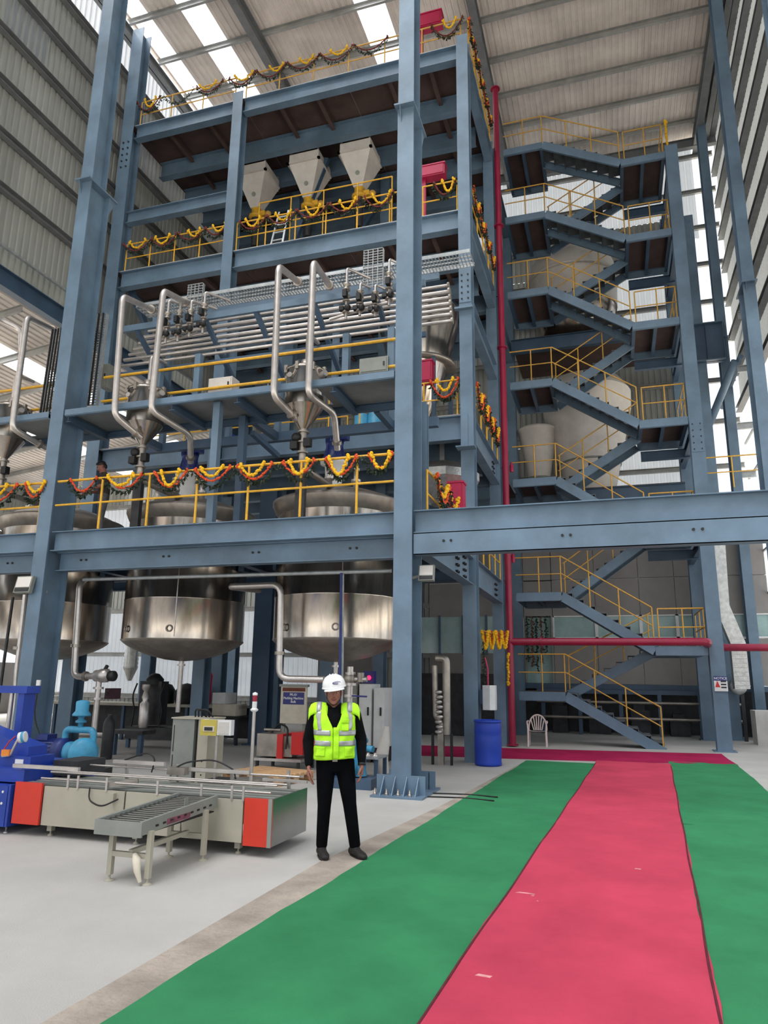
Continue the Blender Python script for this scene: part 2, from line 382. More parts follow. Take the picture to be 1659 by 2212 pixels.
# carpets
def carpet(name, label, lft, rgt, y0, y1, z, mt, ny=60, seed=0, lift=None, curl=0.0):
    r = random.Random(seed); m = MB(); nx = 10; rows = []
    ph = [r.uniform(0, 6.28) for _ in range(6)]
    for j in range(ny+1):
        y = y0+(y1-y0)*j/ny; a = lft(y)+.012*math.sin(y*2.1+ph[0])+.006*r.uniform(-1, 1); b = rgt(y)+.012*math.sin(y*1.7+ph[1])+.006*r.uniform(-1, 1)
        wr_ = .0035*max(0, math.sin(y*5.3+ph[2]))**6
        row = []
        for i in range(nx+1):
            x = a+(b-a)*i/nx; yy = y+(lift(x) if lift else 0)*1.0
            zz = z+wr_*(1+math.sin(x*3+ph[3]+y))*.5+.002*math.sin(x*7+y*4+ph[4])+curl*(1 if j == ny and i > 1 else 0)
            row.append((x, yy, max(zz, z-.001)))
        rows += row
    n = nx+1; top = len(rows)
    fs = [(j*n+i, j*n+i+1, (j+1)*n+i+1, (j+1)*n+i) for j in range(ny) for i in range(nx)]
    m.add(rows, fs, True)
    bord = [i for i in range(n)]+[j*n+nx for j in range(1, ny+1)]+[ny*n+i for i in range(nx-1, -1, -1)]+[j*n for j in range(ny-1, 0, -1)]
    vs = [rows[i] for i in bord]+[(rows[i][0], rows[i][1], .0005) for i in bord]; k = len(bord)
    m.add(vs, [(i, k+i, k+(i+1) % k, (i+1) % k) for i in range(k)])
    return single(name, m, mt, label, 'carpet')
eA = lambda y: -2.59+(y-3.5)*.0462; eB = lambda y: -1.06+(y-4.03)*.0423; eC = lambda y: .42+(y-4.55)*.0466; eD = lambda y: 2.26+(y-13.75)*.030
carpet('green_carpet', 'long green carpet strip between the rough concrete strip and the red carpet', eA, lambda y: eB(y)+.05, -3, 16.75, .008, GREEN, 110, 1)
rc = carpet('red_carpet', 'long red carpet runner down the middle of the walkway', lambda y: eB(y), eC, -3, 17.3, .017, REDC, 110, 2)
carpet('green_carpet', 'near green carpet piece right of the red runner, in front of the seam', lambda y: eC(y)-.05, eD, -3, 10.2, .008, GREEN, 70, 3, None, .02)
carpet('green_carpet', 'far green carpet piece right of the red runner, beyond the seam', lambda y: eC(y)-.05, eD, 10.24, 17.9, .008, GREEN, 40, 4)
carpet('maroon_carpet', 'maroon carpet laid across the far end of the walkway', lambda y: -7.0+0*y, lambda y: 2.38, 16.95, 19.55, .005, MAGC, 16, 5, lambda x: (x+2.5)*.16 if x > -2.5 else (x+2.5)*.10)
hm_ = mat('dark_red_hem', (96, 22, 40), .95, 0, .2, 6)
for e_, s_ in ((eB, .004), (eC, -.004)): sub(rc, 'hem', MB().tube([(e_(y_)+s_+.006*math.sin(y_*2.1), y_, .016) for y_ in [-2.9+.25*k for k in range(80)]], .009, 5), hm_, 'dark frayed hem')
m = MB()
for px, py, s in ((1140, 1930, .10), (1160, 1936, .05), (1170, 1947, .04), (1045, 2108, .05), (1378, 1877, .03), (1308, 1905, .03)):
    p = oz(px, py, .016); m.poly([p+V((-s, -.012, 0)), p+V((s*.8, -.02, 0)), p+V((s, .01, 0)), p+V((-s*.7, .018, 0))], (0, 0, 1), .002)
sub(rc, 'dust_mark', m, DUST, 'pale scuff marks').parent = rc
# ================================================================== building columns
YF = 11.0
def bolts(mb, pts, axis, r=.018, h=.03):
    for p in pts: mb.lathe(p, [(r, 0), (r, h)], 6, axis)
    return mb
def building_column(x, y, label, base=True, w=.31, d=.63, cap=12.2, top=22.4, flip=1):
    t = Thing('steel_column', label, 'column', (x, y+d/2, 0))
    z0 = .22 if base else 0
    t.p('lower_shaft', MB().ibeam((x, y+d/2, .02), (x, y+d/2, cap), d, w, .025, .016, (0, 1, 0)), STEEL)
    du = .46
    t.p('upper_shaft', MB().ibeam((x, y+.02+du/2, cap+.03), (x, y+.02+du/2, top), du, w*.98, .022, .014, (0, 1, 0)), STEEL)
    m = MB().box(x-w*.62, y-.12, cap, x+w*.62, y+d+.22, cap+.035); t.p('cap_plate', m, STEEL)
    m = MB()
    for s in (-1, 1): m.poly([(x+s*w*.42, y+d, cap), (x+s*w*.42, y+d+.2, cap), (x+s*w*.42, y+d, cap-.45)], (1, 0, 0), .014)
    m.poly([(x-w*.3, y, cap), (x-w*.3, y-.1, cap), (x-w*.3, y, cap-.3)], (1, 0, 0), .014)
    t.p('bracket', m, STEEL)
    if base:
        hx = .40
        t.p('base_plate', MB().box(x-hx, y-.27, 0, x+hx, y+d+.27, .03), STEEL)
        for s, yy in ((-1, y-.012), (1, y+d)):
            t.p('gusset_plate', MB().box(x-hx+.02, yy, .03, x+hx-.02, yy+.014, .30), STEEL)
            for k in range(4):
                xx = x-.27+.18*k; y1 = yy-.21 if s < 0 else yy+.225
                t.p('stiffener', MB().poly([(xx, yy, .03), (xx, y1, .03), (xx, yy, .28)], (1, 0, 0), .012), STEEL)
                for o in (0,):
                    px_ = x-.36+.18*k+.0
                    t.p('anchor_bolt', MB().lathe((px_, y1+(.07 if s < 0 else -.07), .03), [(.032, 0), (.032, .03), (.016, .031), (.016, .09)], 6), SSD)
    return t
XC, XLC, XRC = -3.18, -10.445, 4.09
building_column(XC, YF, 'blue-grey steel column in the middle, on a gusseted base beside the person')
t = building_column(XLC, YF, 'blue-grey steel column at the left, rising behind the blue machine')
building_column(4.0, 19.5, 'blue-grey steel column at the right, bracket in front of the outer wall')
building_column(4.35, 15.4, 'nearest blue-grey steel column at the right edge of the photo', False)
building_column(4.25, 25.6, 'far blue-grey steel column by the back right corner, behind the stair column', False, .3, .5, 13.5)
def plain_column(x, y, z1, label, w=.30, d=.34, z0=0.0, splice=None, m_=STEEL, cat='column'):
    t = Thing('steel_column', label, cat, (x, y, z0))
    t.p('shaft', MB().ibeam((x, y, z0+.025), (x, y, z1), d, w, .02, .014, (0, 1, 0)), m_)
    t.p('base_plate', MB().box(x-w*.75, y-d*.75, z0, x+w*.75, y+d*.75, z0+.025), m_)
    if splice:
        for a, b in splice:
            t.p('splice_plate', MB().box(x-w*.46, y-d/2-.016, a, x+w*.46, y-d/2, b), STEEL)
            bm = MB(); n = max(2, int((b-a)/.16))
            for i in range(n):
                for s in (-1, 1): bolts(bm, [(x+s*w*.28, y-d/2-.016, a+.08+i*(b-a-.16)/max(1, n-1))], (0, -1, 0), .02, .02)
            t.p('bolt', bm, DARK, kind='stuff')
    return t
plain_column(2.55, 21.05, 18.0, 'blue column at the right end of the staircase, front one with a notice', .36, .36, 0, [(8.0, 8.9)])
plain_column(2.6, 24.9, 18.0, 'blue column behind the stair column with the notice', .34, .34)
# ------------------------------------------------------------------ long front beams, two stacked sections
def front_beam(x0, x1, label, lower_y):
    t = Thing('steel_beam', label, 'beam', ((x0+x1)/2, YF+.2, 3.67))
    t.p('upper_section', MB().ibeam((x0, YF+.16, 4.22), (x1, YF+.16, 4.22), .38, .22, .016, .012), STEEL)
    m = MB().ibeam((x0, lower_y+.11, 3.85), (x1, lower_y+.11, 3.85), .36, .22, .016, .012)
    if lower_y < YF+.1: m.box(x0, lower_y, 3.67, x1, lower_y+.012, 4.03)
    t.p('lower_section', m, STEEL)
    bm = MB(); n = int((x1-x0)/1.9)
    for i in range(n+1):
        for dx in (0, .12):
            xx = x0+.5+i*1.85+dx
            if xx < x1-.1: bolts(bm, [(xx, (lower_y if lower_y < YF+.1 else lower_y+.10), 3.88)], (0, -1, 0), .022, .02)
    t.p('bolt', bm, BLACK, kind='stuff'); return t
front_beam(XLC+.18, XC-.17, 'long blue steel beam between the left and the middle column, under the garlanded railing', YF+.25)
front_beam(XC+.17, XRC+.9, 'long blue steel beam from the middle column across to the right edge', YF+.05)
front_beam(-17.6, XLC-.18, 'blue steel beam left of the left column, behind the floodlight', YF+.25)
# ================================================================== process tower frame
YT, YE, YK = 16.0, 20.2, 24.4
L1, L2, L3, L4 = 4.41, 7.85, 13.4, 18.5
tw = Thing('process_tower', 'tall blue steel process tower with four open floors in the centre', 'tower', (-8.2, YT, 0))
def col(x, y, z1, w=.30, d=.34, splice=None, z0=0.0):
    s = tw.p('column', MB().ibeam((x, y, z0), (x, y, z1), d, w, .02, .014, (0, 1, 0)), STEEL)
    for a, b in splice or []:
        m = MB().box(x-w*.47, y-d/2-.018, a, x+w*.47, y-d/2, b); tw.p('splice_plate', m, STEEL, s)
        bm = MB()
        for i in range(5):
            for q in (-1, 1): bolts(bm, [(x+q*w*.25, y-d/2-.018, a+.1+i*(b-a-.2)/4)], (0, -1, 0), .022, .022)
        tw.p('bolt', bm, BLACK, s, kind='stuff')
    return s
XD = -3.02
cD = col(XD, YT+.02, 18.75, .31, .36, [(10.75, 11.6)])
tw.p('bracket', MB().box(XD-.25, YT-.28, 10.55, XD+.2, YT-.16, 10.6), STEEL, cD)
tw.p('end_plate', MB().box(XD-.14, YT-.185, 7.0, XD+.02, YT-.165, 7.85), STEEL, cD)
tw.p('bracket', MB().poly([(XD-.22, YT-.45, 6.95), (XD+.22, YT-.45, 6.95), (XD+.22, YT-.16, 6.95), (XD-.22, YT-.16, 6.95)], (0,0,1), .03), STEEL, cD)
col(XD, YE, 18.75, .32, .36); col(XD, YK, 18.5)
col(-9.78, YT, 18.75, .32, .34); col(-13.62, YT, 22.2, .42, .40)
bm = MB()
for i in range(5):
    for q in (-1, 1): bolts(bm, [(-13.62+q*.09, YT-.2, 17.0+i*.22)], (0, -1, 0), .03, .03)
tw.p('bolt', bm, DARK, kind='stuff')
for x in (-9.78, -6.5): col(x, YE, 18.4)
for x in (-13.6, -9.78, -6.5): col(x, YK, 18.4)
col(-6.5, YT+.3, 4.0, .26, .26); col(-11.9, YE, 7.7, .28, .28)
cur = [tw]
def beam(a, b, h=.55, w=.22, m_=STEEL): return cur[0].p('beam', MB().ibeam(a, b, h, w, .018, .012), m_)
XB = -13.42
# front beams of the floors, left bay and right bay
for x0, x1 in ((XB, -9.94), (-9.62, XD-.16)):
    beam((x0, YT, L4-.23), (x1, YT, L4-.23), .46, .24)
    beam((x0, YT, L3-.26), (x1, YT, L3-.26), .52, .24)
    beam((x0, YT, L2-.3), (x1, YT, L2-.3), .6, .24)
beam((XB, YT, 15.25), (-9.94, YT, 15.25), .38, .22)
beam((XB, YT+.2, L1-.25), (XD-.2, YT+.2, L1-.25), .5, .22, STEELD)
# side beams towards the staircase
for z, h in ((L4, .5), (L3, .6), (10.95, .5), (L2, .65), (L1, .62)):
    beam((XD+.02, YT+.2, z-h/2), (XD+.02, YE-.2, z-h/2), h, .24)
beam((XD, YE+.2, L4-.3), (XD, YK-.2, L4-.3), .5, .24); beam((XD, YE+.2, L3-.3), (XD, YK-.2, L3-.3), .5, .24)
beam((XD, YF+.72, L1-.33), (XD, YT-.2, L1-.33), .62, .24)
bm = MB()
for yy in (14.35, 14.5, 15.1, 15.25):
    for k in range(4): bolts(bm, [(XD+.012, yy, L1-.53+k*.14)], (1, 0, 0), .03, .05)
for yy in (19.3, 19.5):
    for k in range(3): bolts(bm, [(XD+.03, yy, L1-.45+k*.14), (XD+.03, yy, L2-.45+k*.14)], (1, 0, 0), .03, .05)
tw.p('bolt', bm, DARK, kind='stuff')
# joists under each floor and the decks
for z in (L4, L3, L2):
    for y in (17.6, 19.0, YE, 21.8, 23.2):
        beam((-13.6, y, z-.34), (XD-.2, y, z-.34), .56, .24)
    for x in (-12.4, -11.0, -8.6, -7.4, -5.2, -4.0):
        tw.p('joist', MB().ibeam((x, YT+.15, z-.14), (x, YK, z-.14), .18, .12, .012, .01), DECK)
def deck(x0, y0, x1, y1, z, m_=DECK, t=.02): return cur[0].p('deck_plate', MB().box(x0, y0, z-t, x1, y1, z), m_)
for z in (L4, L3, L2):
    for a, b in ((-13.7, -9.8), (-9.78, -6.5), (-6.48, XD+.1)): deck(a, YT-.1, b, YK+.1, z+.02)
for z in (L4, L3, L2): cur[0].p('bounce_floor_plate', MB().box(-13.7, YT-.1, z+.02, XD+.1, YK+.1, z+.032), PALE)  # pale top layer added so skylight bounces onto the roof underside
# diagonal braces
for a, b in (((-9.5, 18.3, L3+.2), (-7.9, 18.3, L4-.6)), ((-9.6, YE+.2, L3), (-6.6, YE+.2, L4-.6)), ((-13.4, YT+.3, L3-.1), (-12.6, YE, L2))):
    tw.p('brace', MB().bar(a, b, .16), STEELD)
# first platform around the tanks: strips of deck between LC, CC and the tower
cur[0] = Thing('tank_platform', 'first platform with grey deck plates around the tank tops', 'platform', (-9, YF+.3, L1-.5))
TX = (-16.33, -12.7, -9.08, -5.45); TY = 14.0; TR = 1.30
deck(-17.6, YF+.66, XD-.15, TY-TR-.06, L1, CHEQ); deck(XLC+.2, YF+.3, XC-.4, YF+.66, L1, CHEQ); deck(-17.6, TY+TR+.06, XD+.1, YT, L1, CHEQ)
for i in range(len(TX)):
    a = TX[i]+TR+.05; b = (TX[i+1]-TR-.05) if i < 3 else XD+.1
    deck(a, TY-TR-.05, b, TY+TR+.05, L1, CHEQ)
for a, b in ((-17.4, TX[0]-TR-.1),): pass
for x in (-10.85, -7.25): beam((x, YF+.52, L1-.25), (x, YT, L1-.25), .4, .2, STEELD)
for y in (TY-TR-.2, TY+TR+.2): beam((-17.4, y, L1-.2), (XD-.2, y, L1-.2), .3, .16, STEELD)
for x in TX:
    for s in (-1, 1): cur[0].p('tank_bracket', MB().box(x+s*(TR+.10)-.07, TY-.12, L1-.45, x+s*(TR+.10)+.07, TY+.12, L1-.02), STEELD)
# second platform: a narrow walkway at 6.85 m cut open round each hopper
P2 = 6.85; HX = (-12.3, -8.81, -5.30); HY = 11.62; HR = .365
P2B = 12.25
cur[0] = Thing('upper_walkway', 'narrow grey walkway with hoppers above the garlanded front railing', 'walkway', (-9, YF, P2-.2))
cur[0].p('edge_channel', MB().channel((XLC+.2, YF+.0, P2-.02), (XC-.17, YF+.0, P2-.02), .14, -.07), STEEL)
cur[0].p('edge_channel', MB().channel((-17.6, YF+.0, P2-.02), (XLC-.2, YF+.0, P2-.02), .14, -.07), STEEL)
xs = [-17.6]
for h in HX: xs += [h-.42, h+.42]
xs.append(XC-.2)
for i in range(0, len(xs), 2):
    if xs[i] < XLC < xs[i+1]: deck(xs[i], YF+.02, XLC-.2, P2B, P2, CHEQ); deck(XLC+.2, YF+.02, xs[i+1], P2B, P2, CHEQ); deck(XLC-.2, YF+.7, XLC+.2, P2B, P2, CHEQ)
    else: deck(xs[i], YF+.02, xs[i+1], P2B, P2, CHEQ)
for h in HX:
    deck(h-.42, YF+.02, h+.42, HY-HR-.05, P2, CHEQ); deck(h-.42, HY+HR+.05, h+.42, P2B, P2, CHEQ)
for x in (-15.5, -13.6, -10.2, -7.8, -6.4, -4.5): cur[0].p('joist', MB().ibeam((x, YF+.05, P2-.12), (x, P2B, P2-.12), .16, .12, .012, .01), STEELD)
cur[0].p('edge_channel', MB().channel((-17.6, P2B, P2-.09), (XC-.2, P2B, P2-.09), .16, .07), STEELD)
for px in (465,):
    q = oy(px, 980, YF+.3); cur[0].p('post', MB().bar((q.x, YF+.3, L1), (q.x, YF+.3, P2-.05), .14), STEEL)
q = oy(521, 1000, 12.1); cur[0].p('post', MB().bar((q.x, 12.1, L1), (q.x, 12.1, P2-.05), .14), STEELD)
q = oy(917, 950, 12.0); cur[0].p('post', MB().ibeam((q.x, 12.0, L1), (q.x, 12.0, P2-.2), .16, .12, .012, .01, (0,1,0)), STEEL)
for a, b in (((545, 935), (600, 985)), ((525, 900), (470, 870))):
    cur[0].p('brace', MB().bar(oy(*a, 12.4), oy(*b, 13.4), .10), STEELD)
cur[0] = tw
# ================================================================== railings
def railing(label, base, h=1.0, mid=.52, posts=None, step=1.0, m_=YEL, r=.021, group=None, name='guard_rail', low=None):
    """base: polyline on the floor; rails follow it, posts at given arc lengths or every step"""
    base = [V(p) for p in base]; t = Thing(name, label, 'railing', base[0], group)
    up = V((0, 0, 1))
    t.p('top_rail', MB().tube([p+up*h for p in base], r, 8), m_)
    t.p('mid_rail', MB().tube([p+up*mid for p in base], r*.85, 8), m_)
    if low: t.p('kick_rail', MB().tube([p+up*low for p in base], r*.7, 6), m_)
    L = [0]
    for a, b in zip(base, base[1:]): L.append(L[-1]+(b-a).length)
    if posts is None:
        n = max(1, round(L[-1]/step)); posts = [L[-1]*i/n for i in range(n+1)]
    for s in posts:
        s = min(max(s, .001), L[-1]-.001)
        for i in range(len(base)-1):
            if L[i] <= s <= L[i+1]:
                p = base[i].lerp(base[i+1], (s-L[i])/(L[i+1]-L[i])); t.p('post', MB().tube([p, p+up*h], r*.95, 8), m_); break
    return t
yr = YF+.05
def pxs(y, Y, *xs): return [oy(x, y, Y).x for x in xs]
PX1 = pxs(1090, yr, 217, 319, 423, 534, 648, 770)
xa = XLC+.19; xb = XC-.17
railing('yellow railing with marigold garlands on the first platform, between left and middle columns', [(xa, yr, L1), (xb, yr, L1)], 1.0, .52, [x-xa for x in PX1], r=.025)
xa = -17.4; railing('yellow railing with garlands left of the left column, first platform', [(xa, yr, L1), (XLC-.18, yr, L1)], 1.0, .52, None, 1.05, r=.025)
railing('yellow railing running back from the middle column at first platform level', [(XD+.06, YF+.75, L1), (XD+.06, YT-.25, L1)], .88, .46, None, 1.0)
yt = YT-.02
railing('yellow garlanded railing on the third tower floor, left bay', [(XB+.1, yt, L3), (-9.96, yt, L3)], .95, .48, None, .9)
railing('yellow garlanded railing on the third tower floor, wide bay', [(-9.6, yt, L3), (XD-.2, yt, L3)], .95, .48, None, .95)
railing('thin garlanded railing along the very top edge of the tower, left bay', [(XB+.1, yt, L4), (-9.96, yt, L4)], .92, .46, None, 1.1, YELD)
railing('thin garlanded railing along the very top edge of the tower, wide bay', [(-9.6, yt, L4), (XD-.05, yt, L4)], .92, .46, None, 1.12, YELD)
railing('yellow railing on the second tower floor between middle column and tower corner', [(-6.6, yt, L2), (XD-.25, yt, L2)], .95, .48, None, .9)
for z, n in ((L4, 'top'), (L3, 'third'), (L2, 'second')):
    railing('yellow railing along the staircase side of the tower, %s floor' % n, [(XD+.10, YT+.3, z), (XD+.10, YE-.3, z)], .95, .48, None, .95)
railing('yellow railing along the staircase side of the tower, first floor', [(XD+.10, YT+.3, L1), (XD+.10, YE-.3, L1)], .95, .48, None, .95)
railing('tall yellow inner railing in front of the white hoppers', [(-9.5, 17.0, L3), (-5.3, 17.0, L3)], 2.3, 1.5, None, 1.05)
railing('yellow inner railing on the second tower floor near the blue motors', [(-13.2, 17.6, L2), (-6.7, 17.6, L2)], .95, .5, None, 1.3)
# second platform: blue posts carrying two yellow pipes
t = Thing('guard_rail', 'two yellow pipe rails on blue posts along the upper walkway', 'railing', (-6.8, 12.2, P2))
ry = 11.95
for z, n in ((7.98, 'top_rail'), (7.43, 'mid_rail')):
    t.p(n, MB().tube([(XLC+.25, ry, z), (XC-.2, ry, z)], .032, 8), YEL)
for px in (345, 428, 747, 845):
    q = oy(px, 800, ry+.06); t.p('post', MB().bar((q.x, ry+.07, P2), (q.x, ry+.07, 8.25), .13), STEEL)
t = Thing('guard_rail', 'two yellow pipe rails left of the left column on the upper walkway', 'railing', (-14, 12.2, P2))
for z, n in ((7.98, 'top_rail'), (7.43, 'mid_rail')): t.p(n, MB().tube([(-17.5, ry, z), (XLC-.3, ry, z)], .032, 8), YEL)
for x in (-11.4, -13.6, -15.8): t.p('post', MB().bar((x, ry+.07, P2), (x, ry+.07, 8.25), .13), STEEL)
railing('yellow railing on the far right platform near the open wall', [(2.9, 23.6, 7.6), (4.7, 23.6, 7.6)], 1.0, .5, None, .9)
# ================================================================== garlands
def string(a, b, sag, r, mt, label, group, name='garland', knots=True, leafy=False, cat='garland', seed=0):
    a = V(a); b = V(b); rn = random.Random(seed*7919+int(a.x*100)+int(a.z*37)); m = MB()
    L = (b-a).length; L = L*(1+2.67*(sag/max(L, .01))**2); n = max(4, int(L/(r*.85)))
    def pt(t): return a.lerp(b, t)+V((0, 0, -4*sag*t*(1-t)))
    if leafy:
        n = max(10, int(L/.017))
        for i in range(n):
            c = pt((i+.5)/n)+V((rn.uniform(-.02, .02), rn.uniform(-.025, .025), rn.uniform(-.02, .02)))
            d = V((rn.uniform(-.6, .6), rn.uniform(-.8, .4), rn.uniform(-1.2, .1))).normalized()
            w = d.cross(V((rn.uniform(-1, 1), rn.uniform(-1, 1), .3))).normalized()*r*.68; k = r*rn.uniform(1.8, 3.2)
            nn = d.cross(w).normalized()*.004
            m.add([c, c+d*k*.5+w, c+d*k, c+d*k*.5-w, c+d*k*.5+nn*2], [(0, 1, 4), (1, 2, 4), (2, 3, 4), (3, 0, 4)])
        m.tube([pt(i/10) for i in range(11)], .006, 5)
    else:
        for i in range(n+1):
            c = pt(i/n); rr = r*rn.uniform(.7, 1.2)
            m.ball((c.x+rn.uniform(-.4, .4)*r, c.y+rn.uniform(-.5, .5)*r, c.z+rn.uniform(-.4, .4)*r), (rr, rr, rr*rn.uniform(.75, 1)), 6, 4)
        if knots:
            for c in (a, b):
                for k in range(3): m.ball((c.x+rn.uniform(-.8, .8)*r, c.y-r*.4, c.z+r*(.9-k*.9)), r*1.15, 6, 4)
    return single(name, m, mt, label, cat, group)
def swags(where, group, Y, z, pys, yel, red, leaf, r=.030, redm=None, sd=1):
    for kind, lst, mt, rr, nm in (('yellow', yel, MGY, r, 'yellow_garland'), ('red-orange' if not redm else 'dark red', red, redm or MGO, r*.78, 'orange_garland'), ('dark green leaf', leaf, LEAF, r*1.25, 'leaf_garland')):
        for i, (x0, x1, sag) in enumerate(lst):
            p = oy(x0, pys, Y).x; q = oy(x1, pys, Y).x
            yo = {'yellow': 0, 'dark green leaf': .03}.get(kind, .015)
            string((p, Y+yo, z), (q, Y+yo, z), sag, rr, mt, '%s swag, %s from left, %s' % (kind, ORD[i], where), group+', '+kind, nm, leafy=mt is LEAF, seed=sd+i)
ya = YF-.02
swags('front railing of first platform', 'garlands on the front railing', ya, 5.40, 1010,
  [(237, 290, .19), (349, 388, .26), (436, 480, .15), (521, 568, .19), (626, 665, .24), (712, 751, .30), (803, 842, .26)],
  [(156, 209, .24), (233, 307, .24), (336, 402, .29), (422, 496, .23), (512, 586, .26), (611, 678, .24), (704, 768, .30), (797, 846, .24)],
  [(153, 212, .32), (226, 312, .31), (330, 408, .32), (416, 506, .33), (506, 598, .33), (604, 686, .32), (700, 776, .36), (780, 846, .30)])
swags('railing left of the left column', 'garlands left of the left column', ya, 5.40, 1045,
  [(-30, 16, .2), (62, 96, .19)], [(-40, 36, .3), (54, 97, .28)], [(-44, 40, .38), (50, 97, .36)], sd=20)
y3 = YT-.10
swags('third tower floor railing', 'garlands on the third floor railing', y3, L3+.95, 470,
  [(287, 319, .22), (341, 370, .24), (410, 435, .2), (462, 488, .2), (532, 561, .25), (596, 627, .24), (661, 690, .27), (733, 766, .28), (804, 842, .3), (957, 981, .33)],
  [(273, 330, .3), (331, 384, .3), (388, 444, .28), (446, 492, .28), (518, 574, .32), (578, 638, .32), (642, 706, .32), (712, 776, .32), (786, 848, .38), (938, 985, .4)],
  [(273, 334, .36), (328, 388, .36), (384, 448, .34), (440, 492, .34), (514, 578, .4), (574, 642, .4), (638, 708, .4), (708, 780, .4), (780, 850, .46), (934, 987, .5)], .030, MGD, sd=40)
swags('very top railing of the tower', 'garlands on the top railing', y3, L4+.92, 130,
  [(322, 345, .3), (436, 470, .2), (510, 548, .22), (584, 612, .2), (648, 676, .2), (714, 748, .2), (958, 985, .28)],
  [(306, 352, .4), (430, 484, .3), (498, 552, .34), (556, 618, .34), (622, 688, .34), (692, 760, .34), (764, 836, .3), (932, 1000, .5)],
  [(306, 358, .44), (360, 424, .4), (428, 486, .36), (494, 556, .4), (556, 620, .4), (620, 690, .4), (690, 764, .42), (762, 838, .4), (930, 1002, .56)], .026, MGD, sd=70)
swags('second tower floor railing at the corner', 'garlands on the second floor railing', y3, L2+.95, 825,
  [(943, 977, .28)], [(931, 990, .45)], [(930, 996, .5)], .034, sd=95)
# garlands along the staircase side of the tower
def side(where, z, y0, y1, n, sag, sd):
    for i in range(n):
        a = y0+(y1-y0)*i/n; b = y0+(y1-y0)*(i+1)/n; x = XD+.16
        string((x, a+.1, z), (x, b-.1, z), sag*.7, .036, MGY, 'yellow flower swag, %s from front, %s' % (ORD[i], where), 'garlands on the staircase side', 'yellow_garland', seed=sd+i)
        string((x+.02, a+.03, z), (x+.02, b-.03, z), sag, .03, MGO, 'red-orange flower swag, %s from front, %s' % (ORD[i], where), 'garlands on the staircase side', 'orange_garland', seed=sd+10+i)
        string((x+.03, a, z), (x+.03, b, z), sag*1.15, .034, LEAF, 'dark green leaf swag, %s from front, %s' % (ORD[i], where), 'garlands on the staircase side', 'leaf_garland', leafy=True, seed=sd+20+i)
side('staircase side of the top floor', L4+.95, YT+.05, YE-.3, 5, .4, 100)
side('staircase side of the third floor', L3+.95, YT+.35, YE-.3, 4, .45, 140)
side('staircase side of the second floor', L2+.95, YT+.35, YE-.3, 4, .5, 180)
side('behind the middle column, first platform', L1+.85, YF+1.0, YF+3.0, 2, .4, 210)
# hanging strings by the blue drum
for i, px in enumerate((1048, 1062, 1078, 1090)):
    a = oy(px-6, 1366, 18.6+i*.25); b = oy(px+6, 1367, 18.6+i*.25)
    string(a, b, .40, .034, MGY, 'hanging yellow flower loop, %s from the left above the blue drum' % ORD[i], 'garland loops above the blue drum', 'yellow_garland', seed=230+i)
    string(a+V((.03, .03, 0)), b+V((-.03, .03, 0)), .33, .026, MGO, 'dark orange flower loop, %s from the left above the blue drum' % ORD[i], 'garland loops above the blue drum', 'orange_garland', seed=240+i)
a = oy(1043, 1362, 18.3); b = oy(1099, 1372, 19.9)
single('rope', MB().tube([a, a.lerp(b, .5)+V((0, 0, -.05)), b], .012, 6), YELD, 'rope carrying the garland loops above the blue drum', 'rope')
q = oy(1045, 1385, 18.3); string(q, q+V((0, 0, -1.45)), 0, .034, LEAF, 'dark green leaf string hanging beside the tower column above the white box', None, 'leaf_garland', leafy=True, seed=250)
q = oy(1097, 1415, 19.92); string(q, q+V((0, 0, -.75)), 0, .034, MGY, 'yellow flower string hanging against the crimson riser pipe', None, 'yellow_garland', seed=251)
for i, (dx, dz) in enumerate(((0, -1.5), (.16, -1.7), (.32, -1.9), (.48, -1.6), (.64, -1.2))):
    q = V((-2.9+dx, 25.98, 3.9)); string(q, q+V((0, 0, dz)), 0, .04, MAGO if i % 2 else LEAF, 'dark garland string in the doorway of the white room, %s from the left' % ORD[i], 'strings in the doorway', 'leaf_garland', leafy=True, seed=260+i)
q = V((2.5, 21.3, 18.0)); string(q+V((0, 0, 1.2)), q, 0, .04, MGY, 'yellow flower string at the top right end of the staircase', None, 'yellow_garland', seed=270)
# ================================================================== staircase
SX0, SXA, SXB, SX1 = -2.62, -1.35, 1.05, 2.36
FY0, FY1, BY0, BY1 = 20.92, 21.95, 22.15, 23.15
zL = [1.42, 4.18, 7.59, 10.7, 13.8, 16.5, 19.09]; zR = [2.66, 5.9, 9.1, 12.2, 15.15, 17.85]
def flight(label, x0, z0, x1, z1, ya, yb):
    """x0,z0 lower end -> x1,z1 upper end"""
    t = Thing('stair_flight', label, 'staircase', (x0, ya, z0)); n = max(6, round((z1-z0)/.18)); d = V((x1-x0, 0, z1-z0))
    for yy, s in ((ya, 1), (yb, -1)):
        a = V((x0, yy, z0-.12)); b = V((x1, yy, z1-.12)); t.p('stringer', MB().channel(a, b, .27, (.07*s) if x1 < x0 else (-.07*s), .014), STEEL)
    sx = 1 if x1 > x0 else -1; run = abs(x1-x0)/n; rise = (z1-z0)/n
    for k in range(n):
        xa_ = x0+sx*run*k; z = z0+rise*(k+1)-.03
        m = MB().box(xa_, ya+.075, z-.02, xa_+sx*(run+.02), yb-.075, z); m.box(xa_-.006, ya+.075, z-rise-.09, xa_+.006, yb-.075, z)
        t.p('tread', m, DARKST)
    return t
DARKST = mat('dark_grey_tread', (96, 100, 104), .6, .1, .15, 3)
